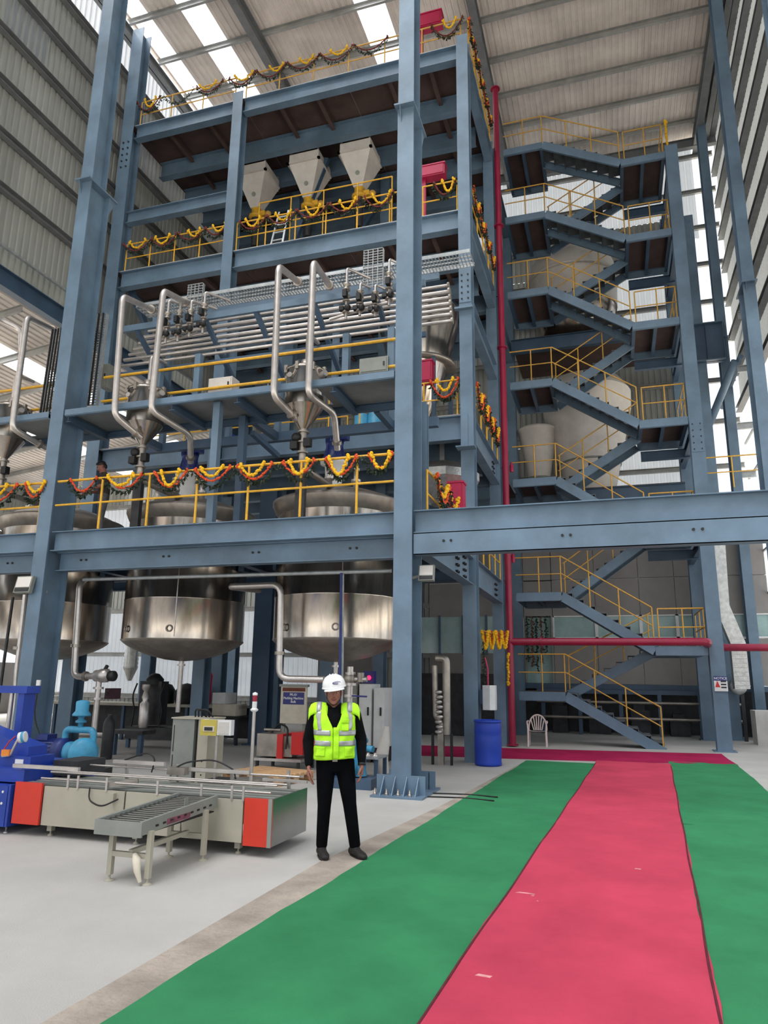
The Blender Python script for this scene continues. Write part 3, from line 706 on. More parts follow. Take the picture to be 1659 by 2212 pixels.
def landing(label, x0, x1, y0, y1, z):
    t = Thing('stair_landing', label, 'landing', ((x0+x1)/2, y0, z))
    t.p('deck_plate', MB().box(x0, y0+.02, z-.012, x1, y1-.02, z), DECK)
    for a, b in (((x0, y0, z-.13), (x1, y0, z-.13)), ((x0, y1, z-.13), (x1, y1, z-.13))): t.p('edge_channel', MB().channel(a, b, .25, .07 if a[1] > y0 else -.07), STEEL)
    for x in (x0+.04, (x0+x1)/2, x1-.04): t.p('cross_beam', MB().ibeam((x, y0+.07, z-.12), (x, y1-.07, z-.12), .2, .1, .012, .01), STEELD)
    return t
nm = ['lowest', 'second', 'third', 'fourth', 'fifth', 'sixth', 'topmost']
rl = lambda *a, **k: railing(*a, m_=YELD, r=.02, name='stair_railing', **k)
for i, z in enumerate(zL):
    landing('left stair landing beside the crimson riser, %s of seven' % nm[i], SX0, SXA, FY0, BY1, z)
    zlow = 0.03 if i == 0 else zR[i-1]; xl = SXB+.05 if i == 0 else SXB
    flight('front stair flight sloping down to the right, %s of seven' % nm[i], xl, zlow, SXA, z, FY0, FY1)
    p = [(SX0, FY0+.03, z), (SXA+.03, FY0+.03, z), (xl-.02, FY0+.03, zlow+.02)]
    a = SXA-SX0; L = math.hypot(xl-SXA, z-zlow)
    rl('yellow railing of the front stair flight, %s of seven' % nm[i], p, h=1.02, mid=.52, posts=[.65, a, a+L*.32, a+L*.64, a+L])
    if i < 6:
        zr = zR[i]; nmr = ['lowest', 'second', 'third', 'fourth', 'fifth', 'topmost'][i]
        landing('right stair landing at the blue column, %s of six' % nmr, SXB, SX1, FY0, BY1, zr)
        flight('rear stair flight rising to the right, %s of six' % nmr, SXA, z, SXB, zr, BY0, BY1)
        rl('yellow railing of the rear stair flight, %s of six' % nmr, [(SXA, BY0+.03, z), (SXB, BY0+.03, zr)], h=1.0, mid=.52, posts=[.05, .9, 1.8, 2.6])
        rl('yellow railing of the right stair landing, %s of six' % nmr, [(SXB+.12, FY0+.03, zr), (SX1-.04, FY0+.03, zr), (SX1-.04, BY1-.05, zr)], h=1.0, mid=.5, posts=[.0, .62, 1.18, 2.2, 3.3])
        if i > 0:
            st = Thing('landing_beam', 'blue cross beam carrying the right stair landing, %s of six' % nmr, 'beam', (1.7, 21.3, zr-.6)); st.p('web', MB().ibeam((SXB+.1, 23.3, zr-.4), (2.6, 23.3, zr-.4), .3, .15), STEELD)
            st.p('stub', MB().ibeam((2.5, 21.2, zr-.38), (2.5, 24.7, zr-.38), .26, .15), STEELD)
# crimson riser and branch
t = Thing('fire_riser', 'tall crimson fire riser pipe beside the staircase with a branch to the right', 'pipe', (-2.72, 20.05, 0))
px_, py_ = -2.72, 20.05
t.p('riser', MB().cyl((px_, py_, .02), (px_, py_, 20.75), .095, 16), CRIMP)
for z in (.03, 5.6, 11.45, 15.6, 20.72): t.p('flange', MB().cyl((px_, py_, z), (px_, py_, z+.035), .155, 16), CRIMP)
t.p('vent_valve', MB().cyl((px_, py_, 20.75), (px_, py_, 21.0), .03, 8), GALV)
bp = fillet([(px_, py_, 2.74), (2.30, py_+.25, 2.74), (2.42, 21.75, 2.66), (4.8, 21.9, 2.66)], .16, 6)
t.p('branch', MB().tube(bp, .10, 14), CRIMP)
t.p('flange', MB().cyl((-1.9, 20.1, 2.74), (-1.86, 20.1, 2.74), .14, 14), CRIMP)
for z in (4.4, 7.7, 13.2): t.p('clamp', MB().box(px_-.28, py_-.02, z, px_+.1, py_+.04, z+.05), STEELD)
# ================================================================== tanks
def arc(cx, cz, r, a0, a1, k): return [(cx+r*math.cos(a0+(a1-a0)*i/k), cz+r*math.sin(a0+(a1-a0)*i/k)) for i in range(k+1)]
tl = ['leftmost large stainless tank, at the left edge of the photo', 'large stainless tank half hidden behind the left column',
      'large stainless tank hanging between the columns, above the beige cabinet', 'large stainless tank just left of the middle column']
tanks = []
for i, x in enumerate(TX):
    t = Thing('storage_tank', tl[i], 'tank', (x, TY, 2.0)); c = (x, TY, 0); R = TR
    t.p('shell', MB().lathe(c, [(R, 2.45), (R, 3.28), (R+.006, 3.29), (R+.006, 3.31), (R, 3.32), (R, 4.2), (R+.006, 4.21), (R+.006, 4.23), (R, 4.24), (R, 5.02)], 64), SS)
    t.p('dished_bottom', MB().lathe(c, [(.05, 2.03), (.35, 2.06), (.7, 2.14), (1.0, 2.25), (1.18, 2.345), (1.27, 2.41), (R+.012, 2.45), (R+.012, 2.47)], 64), SSD)
    t.p('top_flange', MB().lathe(c, [(R, 5.0), (R+.06, 5.08), (R+.13, 5.24), (R+.13, 5.30), (R-.05, 5.32)], 64), SSD)
    t.p('dished_lid', MB().lathe(c, [(R-.04, 5.31), (R-.15, 5.42), (.8, 5.55), (.3, 5.62), (0, 5.63)], 48), SSD)
    t.p('weld_seam', MB().bar((x+R*.42, TY-R*.907-.004, 2.5), (x+R*.42, TY-R*.907-.004, 5.0), .02, .01, (0,1,0)), SSP)
    o = MB().lathe(c, [(.05, .95), (.05, 2.04)], 12); o.lathe(c, [(.085, 1.93), (.085, 1.97)], 12); t.p('outlet_pipe', o, SSP)
    for s in (-.5, .35):
        a = -math.pi/2+s; p = V((x+R*math.cos(a), TY+R*math.sin(a), 2.66))
        q = [p+V((math.cos(b)*.06*-math.sin(a), math.cos(b)*.06*math.cos(a), math.sin(b)*.06))+V((math.cos(a), math.sin(a), 0))*.03 for b in [k*math.pi/5 for k in range(10)]]
        t.p('lifting_lug', MB().tube(q, .016, 6, closed=True), SSD)
    for s in (-1, 1):
        t.p('support_lug', MB().box(x+s*(R+.06)-.06, TY-.1, 4.42, x+s*(R+.06)+.06, TY+.1, 4.6), SSD)
    for k, (dx, dy) in enumerate(((-.7, -.4), (.55, -.55), (.1, -.9))):
        b = (x+dx, TY+dy, 5.35); m = MB().lathe(b, [(.06, 0), (.06, .3), (.1, .3), (.1, .34), (.1, .36)], 12); m.lathe(b, [(.05, .36), (.05, .55), (.075, .55), (.075, .6)], 10); t.p('nozzle', m, SSP)
    tanks.append(t)
# agitator drives standing on the tank lids
dl = ['navy agitator motor on a white lantern, leftmost one at the photo edge', 'navy agitator motor on a white lantern, behind the worker at the left railing', 'navy agitator motor on a white lantern above the tank between the columns', 'navy agitator motor on a white lantern above the tank left of the middle column']
for i, x in enumerate(TX):
    c = V((x-.15, TY-.05, 5.6)); t = Thing('agitator_drive', dl[i], 'motor', c)
    t.p('lantern', MB().lathe(c, [(.30, 0), (.30, .05), (.17, .08), (.20, .62), (.30, .64), (.30, .70)], 20), WHITE)
    m = MB().lathe(c, [(.26, .70), (.26, .78), (.17, .86), (.19, 1.05), (.19, 1.12)], 18)
    for k in range(6):
        a = k*math.pi/3; m.poly([(c.x+.18*math.cos(a), c.y+.18*math.sin(a), c.z+.78), (c.x+.26*math.cos(a), c.y+.26*math.sin(a), c.z+.78), (c.x+.19*math.cos(a), c.y+.19*math.sin(a), c.z+1.05)], (-math.sin(a), math.cos(a), 0), .02)
    t.p('gearbox', m, NAVY)
    m = MB().lathe(c, [(.20, 1.12), (.18, 1.14), (.18, 1.44), (.14, 1.50), (0, 1.52)], 20)
    for k in range(20):
        a = k*math.pi/10; m.box(c.x+.195*math.cos(a)-.008, c.y+.195*math.sin(a)-.008, c.z+1.15, c.x+.195*math.cos(a)+.008, c.y+.195*math.sin(a)+.008, c.z+1.42)
    t.p('motor', m, NAVY); t.p('terminal_box', MB().box(c.x+.16, c.y-.1, c.z+1.18, c.x+.32, c.y+.08, c.z+1.36), NAVY)
# ------------------------------------------------------------------ feed hoppers in the walkway
hl = ['stainless feed hopper left of the left column on the walkway', 'stainless feed hopper right of the left column on the walkway', 'stainless feed hopper with bright cone left of the middle column']
for i, x in enumerate(HX):
    c = (x, HY, 0); t = Thing('feed_hopper', hl[i], 'hopper', (x, HY, 6.2))
    t.p('body', MB().lathe(c, [(HR, 6.64), (HR, 7.32), (HR+.04, 7.32), (HR+.04, 7.36), (HR, 7.37)], 40), SS)
    t.p('cone', MB().lathe(c, [(.07, 6.22), (.09, 6.25), (HR, 6.64)], 40), SS)
    t.p('lid', MB().lathe(c, [(HR, 7.37), (HR*.8, 7.43), (.12, 7.47), (.09, 7.47), (.09, 7.6)], 32), SSD)
    m = MB()
    for k in range(8):
        a = k*math.pi/4; m.box(x+(HR+.02)*math.cos(a)-.03, HY+(HR+.02)*math.sin(a)-.03, 7.27, x+(HR+.02)*math.cos(a)+.03, HY+(HR+.02)*math.sin(a)+.03, 7.42)
    t.p('lid_clamps', m, SSD)
    t.p('side_nozzle', MB().cyl((x+HR-.02, HY-.1, 7.2), (x+HR+.12, HY-.18, 7.22), .06, 12), SSP); t.p('side_nozzle', MB().cyl((x-.12, HY-HR-.08, 7.15), (x-.12, HY-HR+.02, 7.15), .05, 10), SSP)
    m = MB().tube(fillet([(x+.02, HY, 7.55), (x+.02, HY, 8.15), (x+.02, HY+.5, 8.2)], .1), .04, 8); t.p('vent_pipe', m, SSP)
    m = MB().cyl((x, HY, 5.75), (x, HY, 6.24), .07, 12)
    for z in (5.75, 5.95, 6.15): m.cyl((x, HY, z), (x, HY, z+.03), .11, 12)
    t.p('outlet_valve', m, SSD); t.p('actuator', MB().ball((x-.1, HY-.08, 6.05), (.10, .08, .09), 8, 6), BLACK); t.p('actuator', MB().box(x-.2, HY-.14, 5.82, x-.06, HY, 5.96), BLACK); t.p('actuator', MB().box(x+.05, HY-.1, 5.86, x+.18, HY+.02, 6.02), BLACK)
    m = MB().tube([(x, HY, 5.75), (x, HY, 5.5), (x+.05, TY-1.02, 5.46)], .065, 10); t.p('drop_pipe', m, SSD)
    if i: t.p('support', MB().box(x-.09, HY-.05, 4.42, x+.09, HY+.05, 5.42), DARK)
# ------------------------------------------------------------------ looping stainless pipes in front of the walkway
def pipe(label, pts, r, mt=SSP, rad=.16, n=10, cat='pipe', name='process_pipe', clamps=()):
    t = Thing(name, label, cat, pts[0]); t.p('pipe', MB().tube(fillet(pts, rad), r, n), mt)
    for p, ax in clamps:
        p = V(p); a = V(ax).normalized()*.03; m = MB().cyl(p-a, p+a, r*1.55, 12); t.p('clamp_ring', m, SSD)
    return t
yp = YF-.16; D = 12.3
for n, (pts) in enumerate((
  ([(648, 612, D), (602, 575, yp), (591, 856, yp), (640, 906, 11.5)], 'left tall looping stainless pipe of the pair beside the hopper near the middle column'),
  ([(715, 622, D), (677, 565, yp), (666, 852, yp), (722, 893, 11.7), (729, 972, 12.1)], 'right tall looping stainless pipe of the pair beside the hopper near the middle column'),
  ([(335, 672, D), (265, 640, yp), (247, 897, yp), (305, 945, 11.4)], 'left tall looping stainless pipe of the pair right of the left column'),
  ([(405, 655, D), (353, 628, yp), (326, 887, yp), (412, 940, 11.7), (412, 1000, 12.1)], 'right tall looping stainless pipe of the pair right of the left column'),
  ([(120, 715, D), (58, 685, yp), (26, 925, yp), (100, 968, 11.6)], 'tall looping stainless pipe left of the left column'))):
    q = [oy(a, b, c) for a, b, c in pts[0]]; pipe(pts[1], q, .062, clamps=((q[0].lerp(q[1], .12), q[1]-q[0]), (q[-1].lerp(q[-2], .2), q[-1]-q[-2])))
q = [oy(-20, 680, D-.6), oy(0, 690, D-.3), oy(45, 712, D), oy(45, 760, D)]; pipe('short stainless pipe at the far left edge above the walkway', q, .055)
for k, (a, b) in enumerate((((68, 985), (62, 1050)), ((195, 985), (190, 1010)))):
    pass
# ------------------------------------------------------------------ pipe rack behind the walkway
rk = Thing('pipe_rack', 'rack of long horizontal stainless pipes on blue brackets behind the walkway', 'pipe rack', (-7, 12.8, P2))
for yy, z, r in ((12.25, 8.36, .035), (12.4, 8.58, .04), (12.55, 8.78, .035), (12.7, 8.98, .045), (12.85, 9.2, .04), (13.0, 9.42, .05), (13.15, 9.66, .035)):
    rk.p('pipe', MB().tube([(-10.1, yy, z), (XC+.32+(9.6-z)*.2, yy, z)], r, 8), SSP)
    e = XC+.32+(9.6-z)*.2; rk.p('end_flange', MB().cyl((e, yy, z), (e+.04, yy, z), r*1.9, 10), SSD)
rk.p('front_rail', MB().bar((-10.1, 12.1, 9.15), (XC+.1, 12.1, 9.15), .08, .14), STEEL)
rk.p('rear_rail', MB().bar((-10.1, 13.3, 10.0), (XC+.1, 13.3, 10.0), .08, .14), STEEL)
rk.p('rear_beam', MB().bar((-10.1, 13.35, P2-.08), (XC+.05, 13.35, P2-.08), .14, .2), STEELD)
for x in (-9.6, -6.7, -4.1): rk.p('arm', MB().bar((x, 12.33, P2-.08), (x, 13.28, P2-.08), .12, .16), STEELD)
rk.p('low_rail', MB().bar((-10.1, 12.15, 8.1), (XC+.1, 12.15, 8.1), .06, .10), STEELD)
for x in (-9.6, -7.9, -6.7, -5.4, -4.1):
    rk.p('bracket', MB().bar((x, 12.1, 9.1), (x+.1, 13.4, 8.1), .09), STEELD); rk.p('upright', MB().bar((x, 13.35, P2-.1), (x, 13.35, 10.4), .12), STEEL)
rk.p('sloping_pipe', MB().tube([oy(712, 690, 12.0), oy(848, 650, 12.0)], .03, 8), SSP); rk.p('sloping_pipe', MB().tube([oy(350, 742, 12.0), oy(425, 718, 12.0)], .03, 8), SSP)
def ladder_tray(label, a, b, side_, w, rungs=.09, cables=0, fr=GALV):
    """perforated cable tray from a to b, w wide along side_"""
    a, b, s = V(a), V(b), V(side_).normalized(); t = Thing('cable_tray', label, 'cable tray', a); d = (b-a); nn = d.cross(s).normalized()*.05
    for k in (-1, 1): t.p('side_rail', MB().poly([a+s*k*w/2, b+s*k*w/2, b+s*k*w/2+nn*1.6, a+s*k*w/2+nn*1.6], s, .012), fr)
    m = MB(); n = int(d.length/rungs)
    for i in range(n+1):
        c = a+d*(i/max(1, n)); m.bar(c-s*w/2, c+s*w/2, .032, .01, d.normalized())
    for k in (-.25, 0, .25): m.bar(a+s*w*k, b+s*w*k, .03, .012, s)
    t.p('mesh_base', m, fr, kind='stuff')
    if cables:
        for k in range(cables):
            o = s*w*(-.35+.7*k/max(1, cables-1)); q = -nn*(.5)
            t.p('cable', MB().tube([a+o+q, b+o+q], .022, 6), BLACK)
    return t
ladder_tray('long perforated cable tray running above the pipe rack', (-10.0, 12.75, 9.92), (XC+.9, 12.75, 9.92), (0, 1, 0), .5, .07)
p = oy(418, 668, 12.5); ladder_tray('short upright perforated tray left in the pipe rack', (p.x, 12.5, 9.35), (p.x, 12.5, 10.25), (1, 0, 0), .38, .06)
p = oy(805, 612, 12.5); ladder_tray('short upright perforated tray right in the pipe rack near the middle column', (p.x, 12.5, 9.45), (p.x, 12.5, 10.35), (1, 0, 0), .42, .06)
p = oy(115, 760, 11.9); ladder_tray('upright cable tray with black cables on the left side of the left column', (p.x, 11.9, 7.3), (p.x+.05, 11.9, 9.3), (1, 0, 0), .34, .06, 4)
p = oy(205, 760, 11.9); ladder_tray('upright cable tray with black cables on the right side of the left column', (p.x, 11.9, 7.35), (p.x+.02, 11.9, 9.5), (1, 0, 0), .34, .06, 3)
# valve stations
def valve(label, px, ytop, ybot, Y, grp):
    a = oy(px, ybot, Y); b = oy(px, ytop, Y); b.x = a.x; t = Thing('valve_station', label, 'valve', a, grp); H = b.z-a.z
    t.p('riser', MB().tube(fillet([a, (a.x, Y, b.z), (a.x+.3, Y+.5, b.z+.02)], .06, 3), .028, 8), SSP)
    for k in (.12, .34, .56): t.p('valve_body', MB().lathe((a.x, Y, a.z+H*k), [(.03, 0), (.075, .005), (.075, .03), (.05, .05), (.05, .09), (.075, .11), (.075, .135), (.03, .14)], 10), SSD)
    t.p('actuator', MB().box(a.x-.03, Y-.16, a.z+H*.38, a.x+.05, Y-.05, a.z+H*.38+.14), BLACK); t.p('actuator', MB().ball((a.x+.06, Y-.08, a.z+H*.18), .07, 8, 6), BLACK); t.p('actuator', MB().box(a.x-.12, Y-.08, a.z+H*.16, a.x-.03, Y+.02, a.z+H*.16+.08), BLACK)
for i, (px, yt_, yb_) in enumerate(((357, 650, 742), (383, 645, 738), (408, 650, 728), (437, 632, 720))): valve('small valve riser, %s from the left in the left cluster of the pipe rack' % ORD[i], px, yt_, yb_, 11.85, 'valves in the left cluster')
for i, (px, yt_, yb_) in enumerate(((747, 580, 690), (777, 612, 682), (810, 615, 684), (840, 560, 660))): valve('small valve riser, %s from the left in the right cluster of the pipe rack' % ORD[i], px, yt_, yb_, 11.85, 'valves in the right cluster')
def cab(label, x0, x1, yb, yt_, Y, dep, mt=GREYM, name='control_box', cat='box', handle=True):
    a = oy(x0, yb, Y); b = oy(x1, yt_, Y); z0, z1 = min(a.z, b.z), max(a.z, b.z); xa_, xb_ = a.x, b.x
    t = Thing(name, label, cat, ((xa_+xb_)/2, Y+dep/2, z0)); t.p('enclosure', MB().box(xa_, Y, z0, xb_, Y+dep, z1), mt)
    t.p('door', MB().box(xa_+.03, Y-.015, z0+.03, xb_-.03, Y, z1-.03), mt)
    if handle: t.p('latch', MB().box(xb_-.09, Y-.03, (z0+z1)/2-.04, xb_-.06, Y-.012, (z0+z1)/2+.04), DARK)
    return t
cab('grey control box on the walkway beside the middle column', 776, 838, 808, 768, 11.9, .35)
cab('narrow grey control box beside the tray right of the left column', 217, 236, 838, 785, 12.2, .25)
cab('flat grey box on the walkway between the two hopper pairs', 449, 502, 850, 812, 12.0, .3, PALE)
for px, nm_ in ((782, 'left'), (811, 'right')):
    p = oy(px, 915, 16.9); single('cyan_barrel', MB().lathe((p.x, 16.9, L2+.02), [(.19, 0), (.2, .02), (.2, .2), (.21, .22), (.2, .24), (.2, .6), (.19, .62)], 18), CYAN, '%s cyan barrel on the second tower floor behind the yellow railing' % nm_, 'barrel')
p = oy(493, 968, 16.9); single('blue_can', MB().lathe((p.x, 16.9, L2+.02), [(.3, 0), (.3, .3), (.2, .42), (0, .44)], 18), BLUE, 'blue domed can on the second tower floor above the blue post', 'can')
# ------------------------------------------------------------------ white hoppers under the top floor
for i, (px, lab) in enumerate(((560, 'white inverted-pyramid hopper under the top floor beside the tower column'), (670, 'white inverted-pyramid hopper under the top floor, middle of three'), (778, 'white inverted-pyramid hopper under the top floor nearest the middle column'))):
    yy = 18.3; a = oy(px, 360, yy); x = a.x; t = Thing('white_hopper', lab, 'hopper', (x, yy, 16.3)); zt = 17.9; zb = 16.55
    def ring(h, z): return [(x-h, yy-h, z), (x+h, yy-h, z), (x+h, yy+h, z), (x-h, yy+h, z)]
    vs = ring(.5, zt)+ring(.5, zt-.35)+ring(.15, zb); fs = [(k*4+j, k*4+(j+1) % 4, k*4+4+(j+1) % 4, k*4+4+j) for k in range(2) for j in range(4)]
    t.p('hopper_body', MB().add(vs, fs+[(3, 2, 1, 0), (8, 9, 10, 11)]), PALE)
    m = MB(); m.box(x-.56, yy-.56, zt-.36, x+.56, yy-.48, zt-.30); m.box(x-.56, yy+.48, zt-.36, x+.56, yy+.56, zt-.30); m.box(x-.56, yy-.56, zt-.36, x-.48, yy+.56, zt-.30); m.box(x+.48, yy-.56, zt-.36, x+.56, yy+.56, zt-.30); t.p('flange', m, PALE)
    t.p('sight_port', MB().cyl((x+.02, yy-.30, 16.92), (x+.02, yy-.22, 16.95), .07, 12), GREYM)
    m = MB().lathe((x, yy, 16.2), [(.16, 0), (.24, .03), (.24, .1), (.16, .14), (.16, .35)], 16); m.box(x+.15, yy-.08, 16.25, x+.34, yy+.08, 16.42); t.p('slide_valve', m, YEL)
    t.p('actuator', MB().ball((x+.42, yy, 16.3), (.12, .1, .12), 8, 6), YELD)
    t.p('chute', MB().lathe((x, yy, 15.2), [(.12, 0), (.15, .9), (.15, 1.0)], 14), DARK)
    for s in ((-1, -1), (1, -1), (1, 1), (-1, 1)): t.p('hanger', MB().bar((x+s[0]*.46, yy+s[1]*.46, zt-.02), (x+s[0]*.46, yy+s[1]*.46, zt+.12), .05), GALV)
p = oy(603, 525, 16.6); t = Thing('step_ladder', 'small aluminium ladder leaning behind the third floor railing', 'ladder', (p.x, 16.5, L3))
for s in (-1, 1): t.p('side_rail', MB().bar((p.x+s*.19, 16.35, L3+.02), (p.x+s*.15, 16.8, L3+1.7), .05, .03), GALV)
for k in range(5): t.p('rung', MB().bar((p.x-.18, 16.42+k*.085, L3+.25+k*.31), (p.x+.18, 16.42+k*.085, L3+.25+k*.31), .035), GALV)
# ------------------------------------------------------------------ process vessels further back
p = oy(905, 740, 18.2); c = (p.x, 18.2, 0); t = Thing('conical_vessel', 'conical stainless vessel behind the tower corner column above the crimson box', 'vessel', (p.x, 18.2, 9.0))
t.p('shell', MB().lathe(c, [(.25, 8.6), (.55, 9.3), (1.12, 11.4), (1.14, 11.9)], 40), SS); t.p('head', MB().lathe(c, [(1.14, 11.9), (.95, 12.2), (.5, 12.4), (0, 12.45)], 40), SSD)
t.p('support_ring', MB().lathe(c, [(.85, 10.2), (1.05, 10.2), (1.05, 10.28), (.85, 10.28)], 40), SSD)
for a in (.6, 2.2, 3.8, 5.4): t.p('leg', MB().bar((c[0]+.95*math.cos(a), c[1]+.95*math.sin(a), L2+.03), (c[0]+.95*math.cos(a), c[1]+.95*math.sin(a), 10.2), .1), STEELD)
for z in (L3, L2): deck(XD+.15, 23.5, 2.4, 26.9, z, DECK, .04); beam((XD+.15, 23.5, z-.3), (2.4, 23.5, z-.3), .5, .2, STEELD)
def vessel(label, px, Y, prof, parts=(), mt=PALE, name='mixing_vessel'):
    p = oy(px, 800, Y); c = (p.x, Y, 0); t = Thing(name, label, 'vessel', (p.x, Y, prof[0][1])); t.p('shell', MB().lathe(c, prof, 40), mt)
    for nm_, pr, m_ in parts: t.p(nm_, MB().lathe(c, pr, 40), m_)
    return t
vessel('large white domed vessel behind the upper stairs', 1245, 25.0, [(1.55, 14.9), (1.6, 16.2), (1.5, 16.7)], (('dome', [(1.5, 16.7), (1.2, 17.15), (.6, 17.5), (.2, 17.6), (.2, 17.9)], PALE), ('flange', [(1.62, 16.0), (1.7, 16.0), (1.7, 16.08), (1.62, 16.08)], PALE), ('lower_cone', [(.5, 13.42), (1.15, 13.45), (1.5, 14.88)], SS)))
vessel('large white conical vessel behind the middle stairs', 1262, 25.0, [(.8, 7.88), (.95, 8.6), (1.5, 11.0), (1.53, 11.6)], (('dome', [(1.53, 11.6), (1.2, 12.1), (.4, 12.35), (0, 12.4)], PALE), ('flange', [(1.0, 9.0), (1.08, 9.0), (1.08, 9.06), (1.03, 9.06)], GREYM)))
vessel('small white tapered vessel left of the large conical one behind the stairs', 1156, 24.6, [(.36, 7.88), (.38, 8.6), (.66, 10.2), (.72, 10.25), (.72, 10.32), (.6, 10.4), (0, 10.45)], (('base_ring', [(.42, 8.5), (.48, 8.5), (.48, 8.56), (.42, 8.56)], GREYM),))
p = oy(955, 1000, 17.2); c = (p.x, 17.2, 0); t = Thing('dust_duct', 'pale faceted duct hood under the second tower floor at the corner', 'duct', (p.x, 17.2, 6.2))
t.p('hood', MB().lathe(c, [(.3, 6.0), (.95, 6.55), (.95, 6.75), (.6, 7.0)], 10, smooth=False), INSUL); t.p('hanger', MB().bar((p.x, 17.2, 7.0), (p.x, 17.2, L2-.1), .1), GALV)
# ------------------------------------------------------------------ crimson fire hose cabinets
def hose(label, x0, x1, yt_, yb_, Y, zfloor, post=True):
    a = oy(x0, yb_, Y); b = oy(x1, yt_, Y); z0, z1 = a.z, b.z
    if not post: z0 = zfloor
    t = Thing('hose_cabinet', label, 'fire cabinet', ((a.x+b.x)/2, Y+.15, zfloor))
    t.p('body', MB().box(a.x, Y, z0, b.x, Y+.28, z1), CRIM); m = MB().box(a.x+.035, Y-.018, z0+.035, b.x-.035, Y, z1-.035); t.p('door', m, CRIM)
    m = MB(); m.box(a.x-.02, Y-.03, z1-.02, b.x+.02, Y+.3, z1+.02); t.p('rim', m, CRIM)
    if post:
        xm = a.x*.62+b.x*.38; t.p('post', MB().box(xm-.05, Y+.1, zfloor, xm+.05, Y+.2, z0), CRIM)
    return t
hose('crimson fire hose cabinet on a post at the very top of the tower', 880, 953, 20, 66, 16.3, L4+.02)
hose('crimson fire hose cabinet on a post on the third tower floor', 885, 960, 350, 388, 16.3, L3+.02)
hose('crimson fire hose cabinet on the second tower floor beside the middle column', 880, 933, 777, 828, 16.3, L2+.02)
t = hose('crimson fire hose cabinet on the first platform beside the tower corner', 968, 1000, 1040, 1092, 13.9, L1+.01, False)
p = oy(945, 1085, 13.3); m = MB().ball((p.x, 13.3, L1+.17), (.2, .16, .2), 10, 8); m.ball((p.x+.05, 13.28, L1+.36), (.1, .09, .1), 8, 6); single('white_sack', m, WHITE, 'white bundle tied with leaves on the first platform left of the crimson cabinet', 'sack')
for px, py, lab in ((1105, 1010, 'small magenta bottle hanging on the stair railing left of the small white vessel'), (1108, 1205, 'small magenta bottle hanging on the lower stair railing beside the crimson riser')):
    p = oy(px, py, 20.86); single('red_bottle', MB().lathe(p, [(.05, -.14), (.06, -.1), (.06, .06), (.03, .1), (.03, .14), (.04, .16)], 10), CRIM, lab, 'bottle')
# ================================================================== writing
def text(body, loc, size, mt, right=(1,0,0), up=(0,0,1), parent=None, off=None, name='lettering', ext=.002, bold=0.0):
    cu = bpy.data.curves.new(name, 'FONT'); cu.body = body; cu.size = size; cu.align_x = 'CENTER'; cu.align_y = 'CENTER'; cu.extrude = ext; cu.offset = bold
    o = bpy.data.objects.new(name, cu); COL.objects.link(o); bpy.context.view_layer.update()
    me = bpy.data.meshes.new_from_object(o.evaluated_get(bpy.context.evaluated_depsgraph_get())); bpy.data.objects.remove(o)
    r = V(right).normalized(); u = V(up).normalized(); n = r.cross(u)
    me.transform(Matrix(((r.x, u.x, n.x, loc[0]-(off.x if off else 0)), (r.y, u.y, n.y, loc[1]-(off.y if off else 0)), (r.z, u.z, n.z, loc[2]-(off.z if off else 0)), (0, 0, 0, 1))))
    me.materials.clear(); me.materials.append(mt); ob = bpy.data.objects.new(name, me); COL.objects.link(ob); ob.parent = parent; return ob
SIGNB = mat('sign_blue', (30, 36, 120), .4, 0, .03); SIGNR = mat('sign_red', (200, 40, 40), .4, 0, .03); INK = mat('sign_ink', (30, 30, 34), .5, 0, .03); CREAM = mat('cream_panel', (214, 204, 186), .5, 0, .08, 4)
# ================================================================== long packing conveyor
cx0, cx1, cy0, cy1, cz0, cz1 = -6.42, -3.30, 6.86, 7.72, .12, .53
t = Thing('packing_conveyor', 'long low beige packing conveyor with orange-red end panels in front of the person', 'conveyor', (-4.9, 7.3, 0))
for a, b in ((-6.06, -5.02), (-5.0, -4.32), (-4.30, -3.62)): t.p('front_panel', MB().box(a, cy0, cz0, b, cy0+.02, cz1-.01), BEIGE)
t.p('end_panel', MB().box(-6.43, cy0-.03, cz0, -6.07, cy0, cz1+.02), ORED, None, 'orange-red left end panel')
t.p('end_panel', MB().box(-3.60, cy0-.01, cz0-.02, cx1, cy0+.02, cz1+.01), ORED, None, 'orange-red right end panel')
MIRR = mat('polished_steel', (150, 152, 150), .18, 1.0, .06, 2)
t.p('end_plate', MB().box(cx1-.015, cy0+.02, cz0-.02, cx1, cy1, cz1+.01), MIRR, None, 'polished end plate reflecting the green carpet')
t.p('edge_trim', MB().box(cx1-.035, cy0-.02, cz0-.02, cx1+.006, cy0-.008, cz1+.015), GREYM)
t.p('rear_panel', MB().box(cx0, cy1-.02, cz0, cx1-.02, cy1, cz1-.01), BEIGE)
t.p('bed', MB().box(cx0, cy0+.03, cz1-.06, cx1-.02, cy1-.03, cz1-.02), DARK)
for yy in (6.98, 7.12): t.p('belt', MB().box(cx0, yy, cz1-.02, cx1-.05, yy+.09, cz1+.0), GREYM)
for yy in (7.36, 7.52): t.p('belt', MB().box(cx0, yy, cz1-.02, cx1-.05, yy+.09, cz1+.0), GREYM)
for yy, zz in ((6.92, .59), (7.06, .64), (7.30, .62), (7.62, .66)): t.p('guide_rail', MB().tube([(cx0+.25, yy, zz), (cx1-.05, yy, zz)], .011, 8), SSP)
for x in (-5.75, -5.62, -5.25, -4.62, -4.1, -3.75, -3.62): t.p('rail_bracket', MB().box(x-.012, cy0-.012, cz1-.02, x+.012, cy0+.0, cz1+.12), SSP)
for x in (-5.6, -4.9, -4.2, -3.5): t.p('rail_bracket', MB().bar((x, 7.68, cz1-.05), (x, 7.64, .72), .03), SSP)
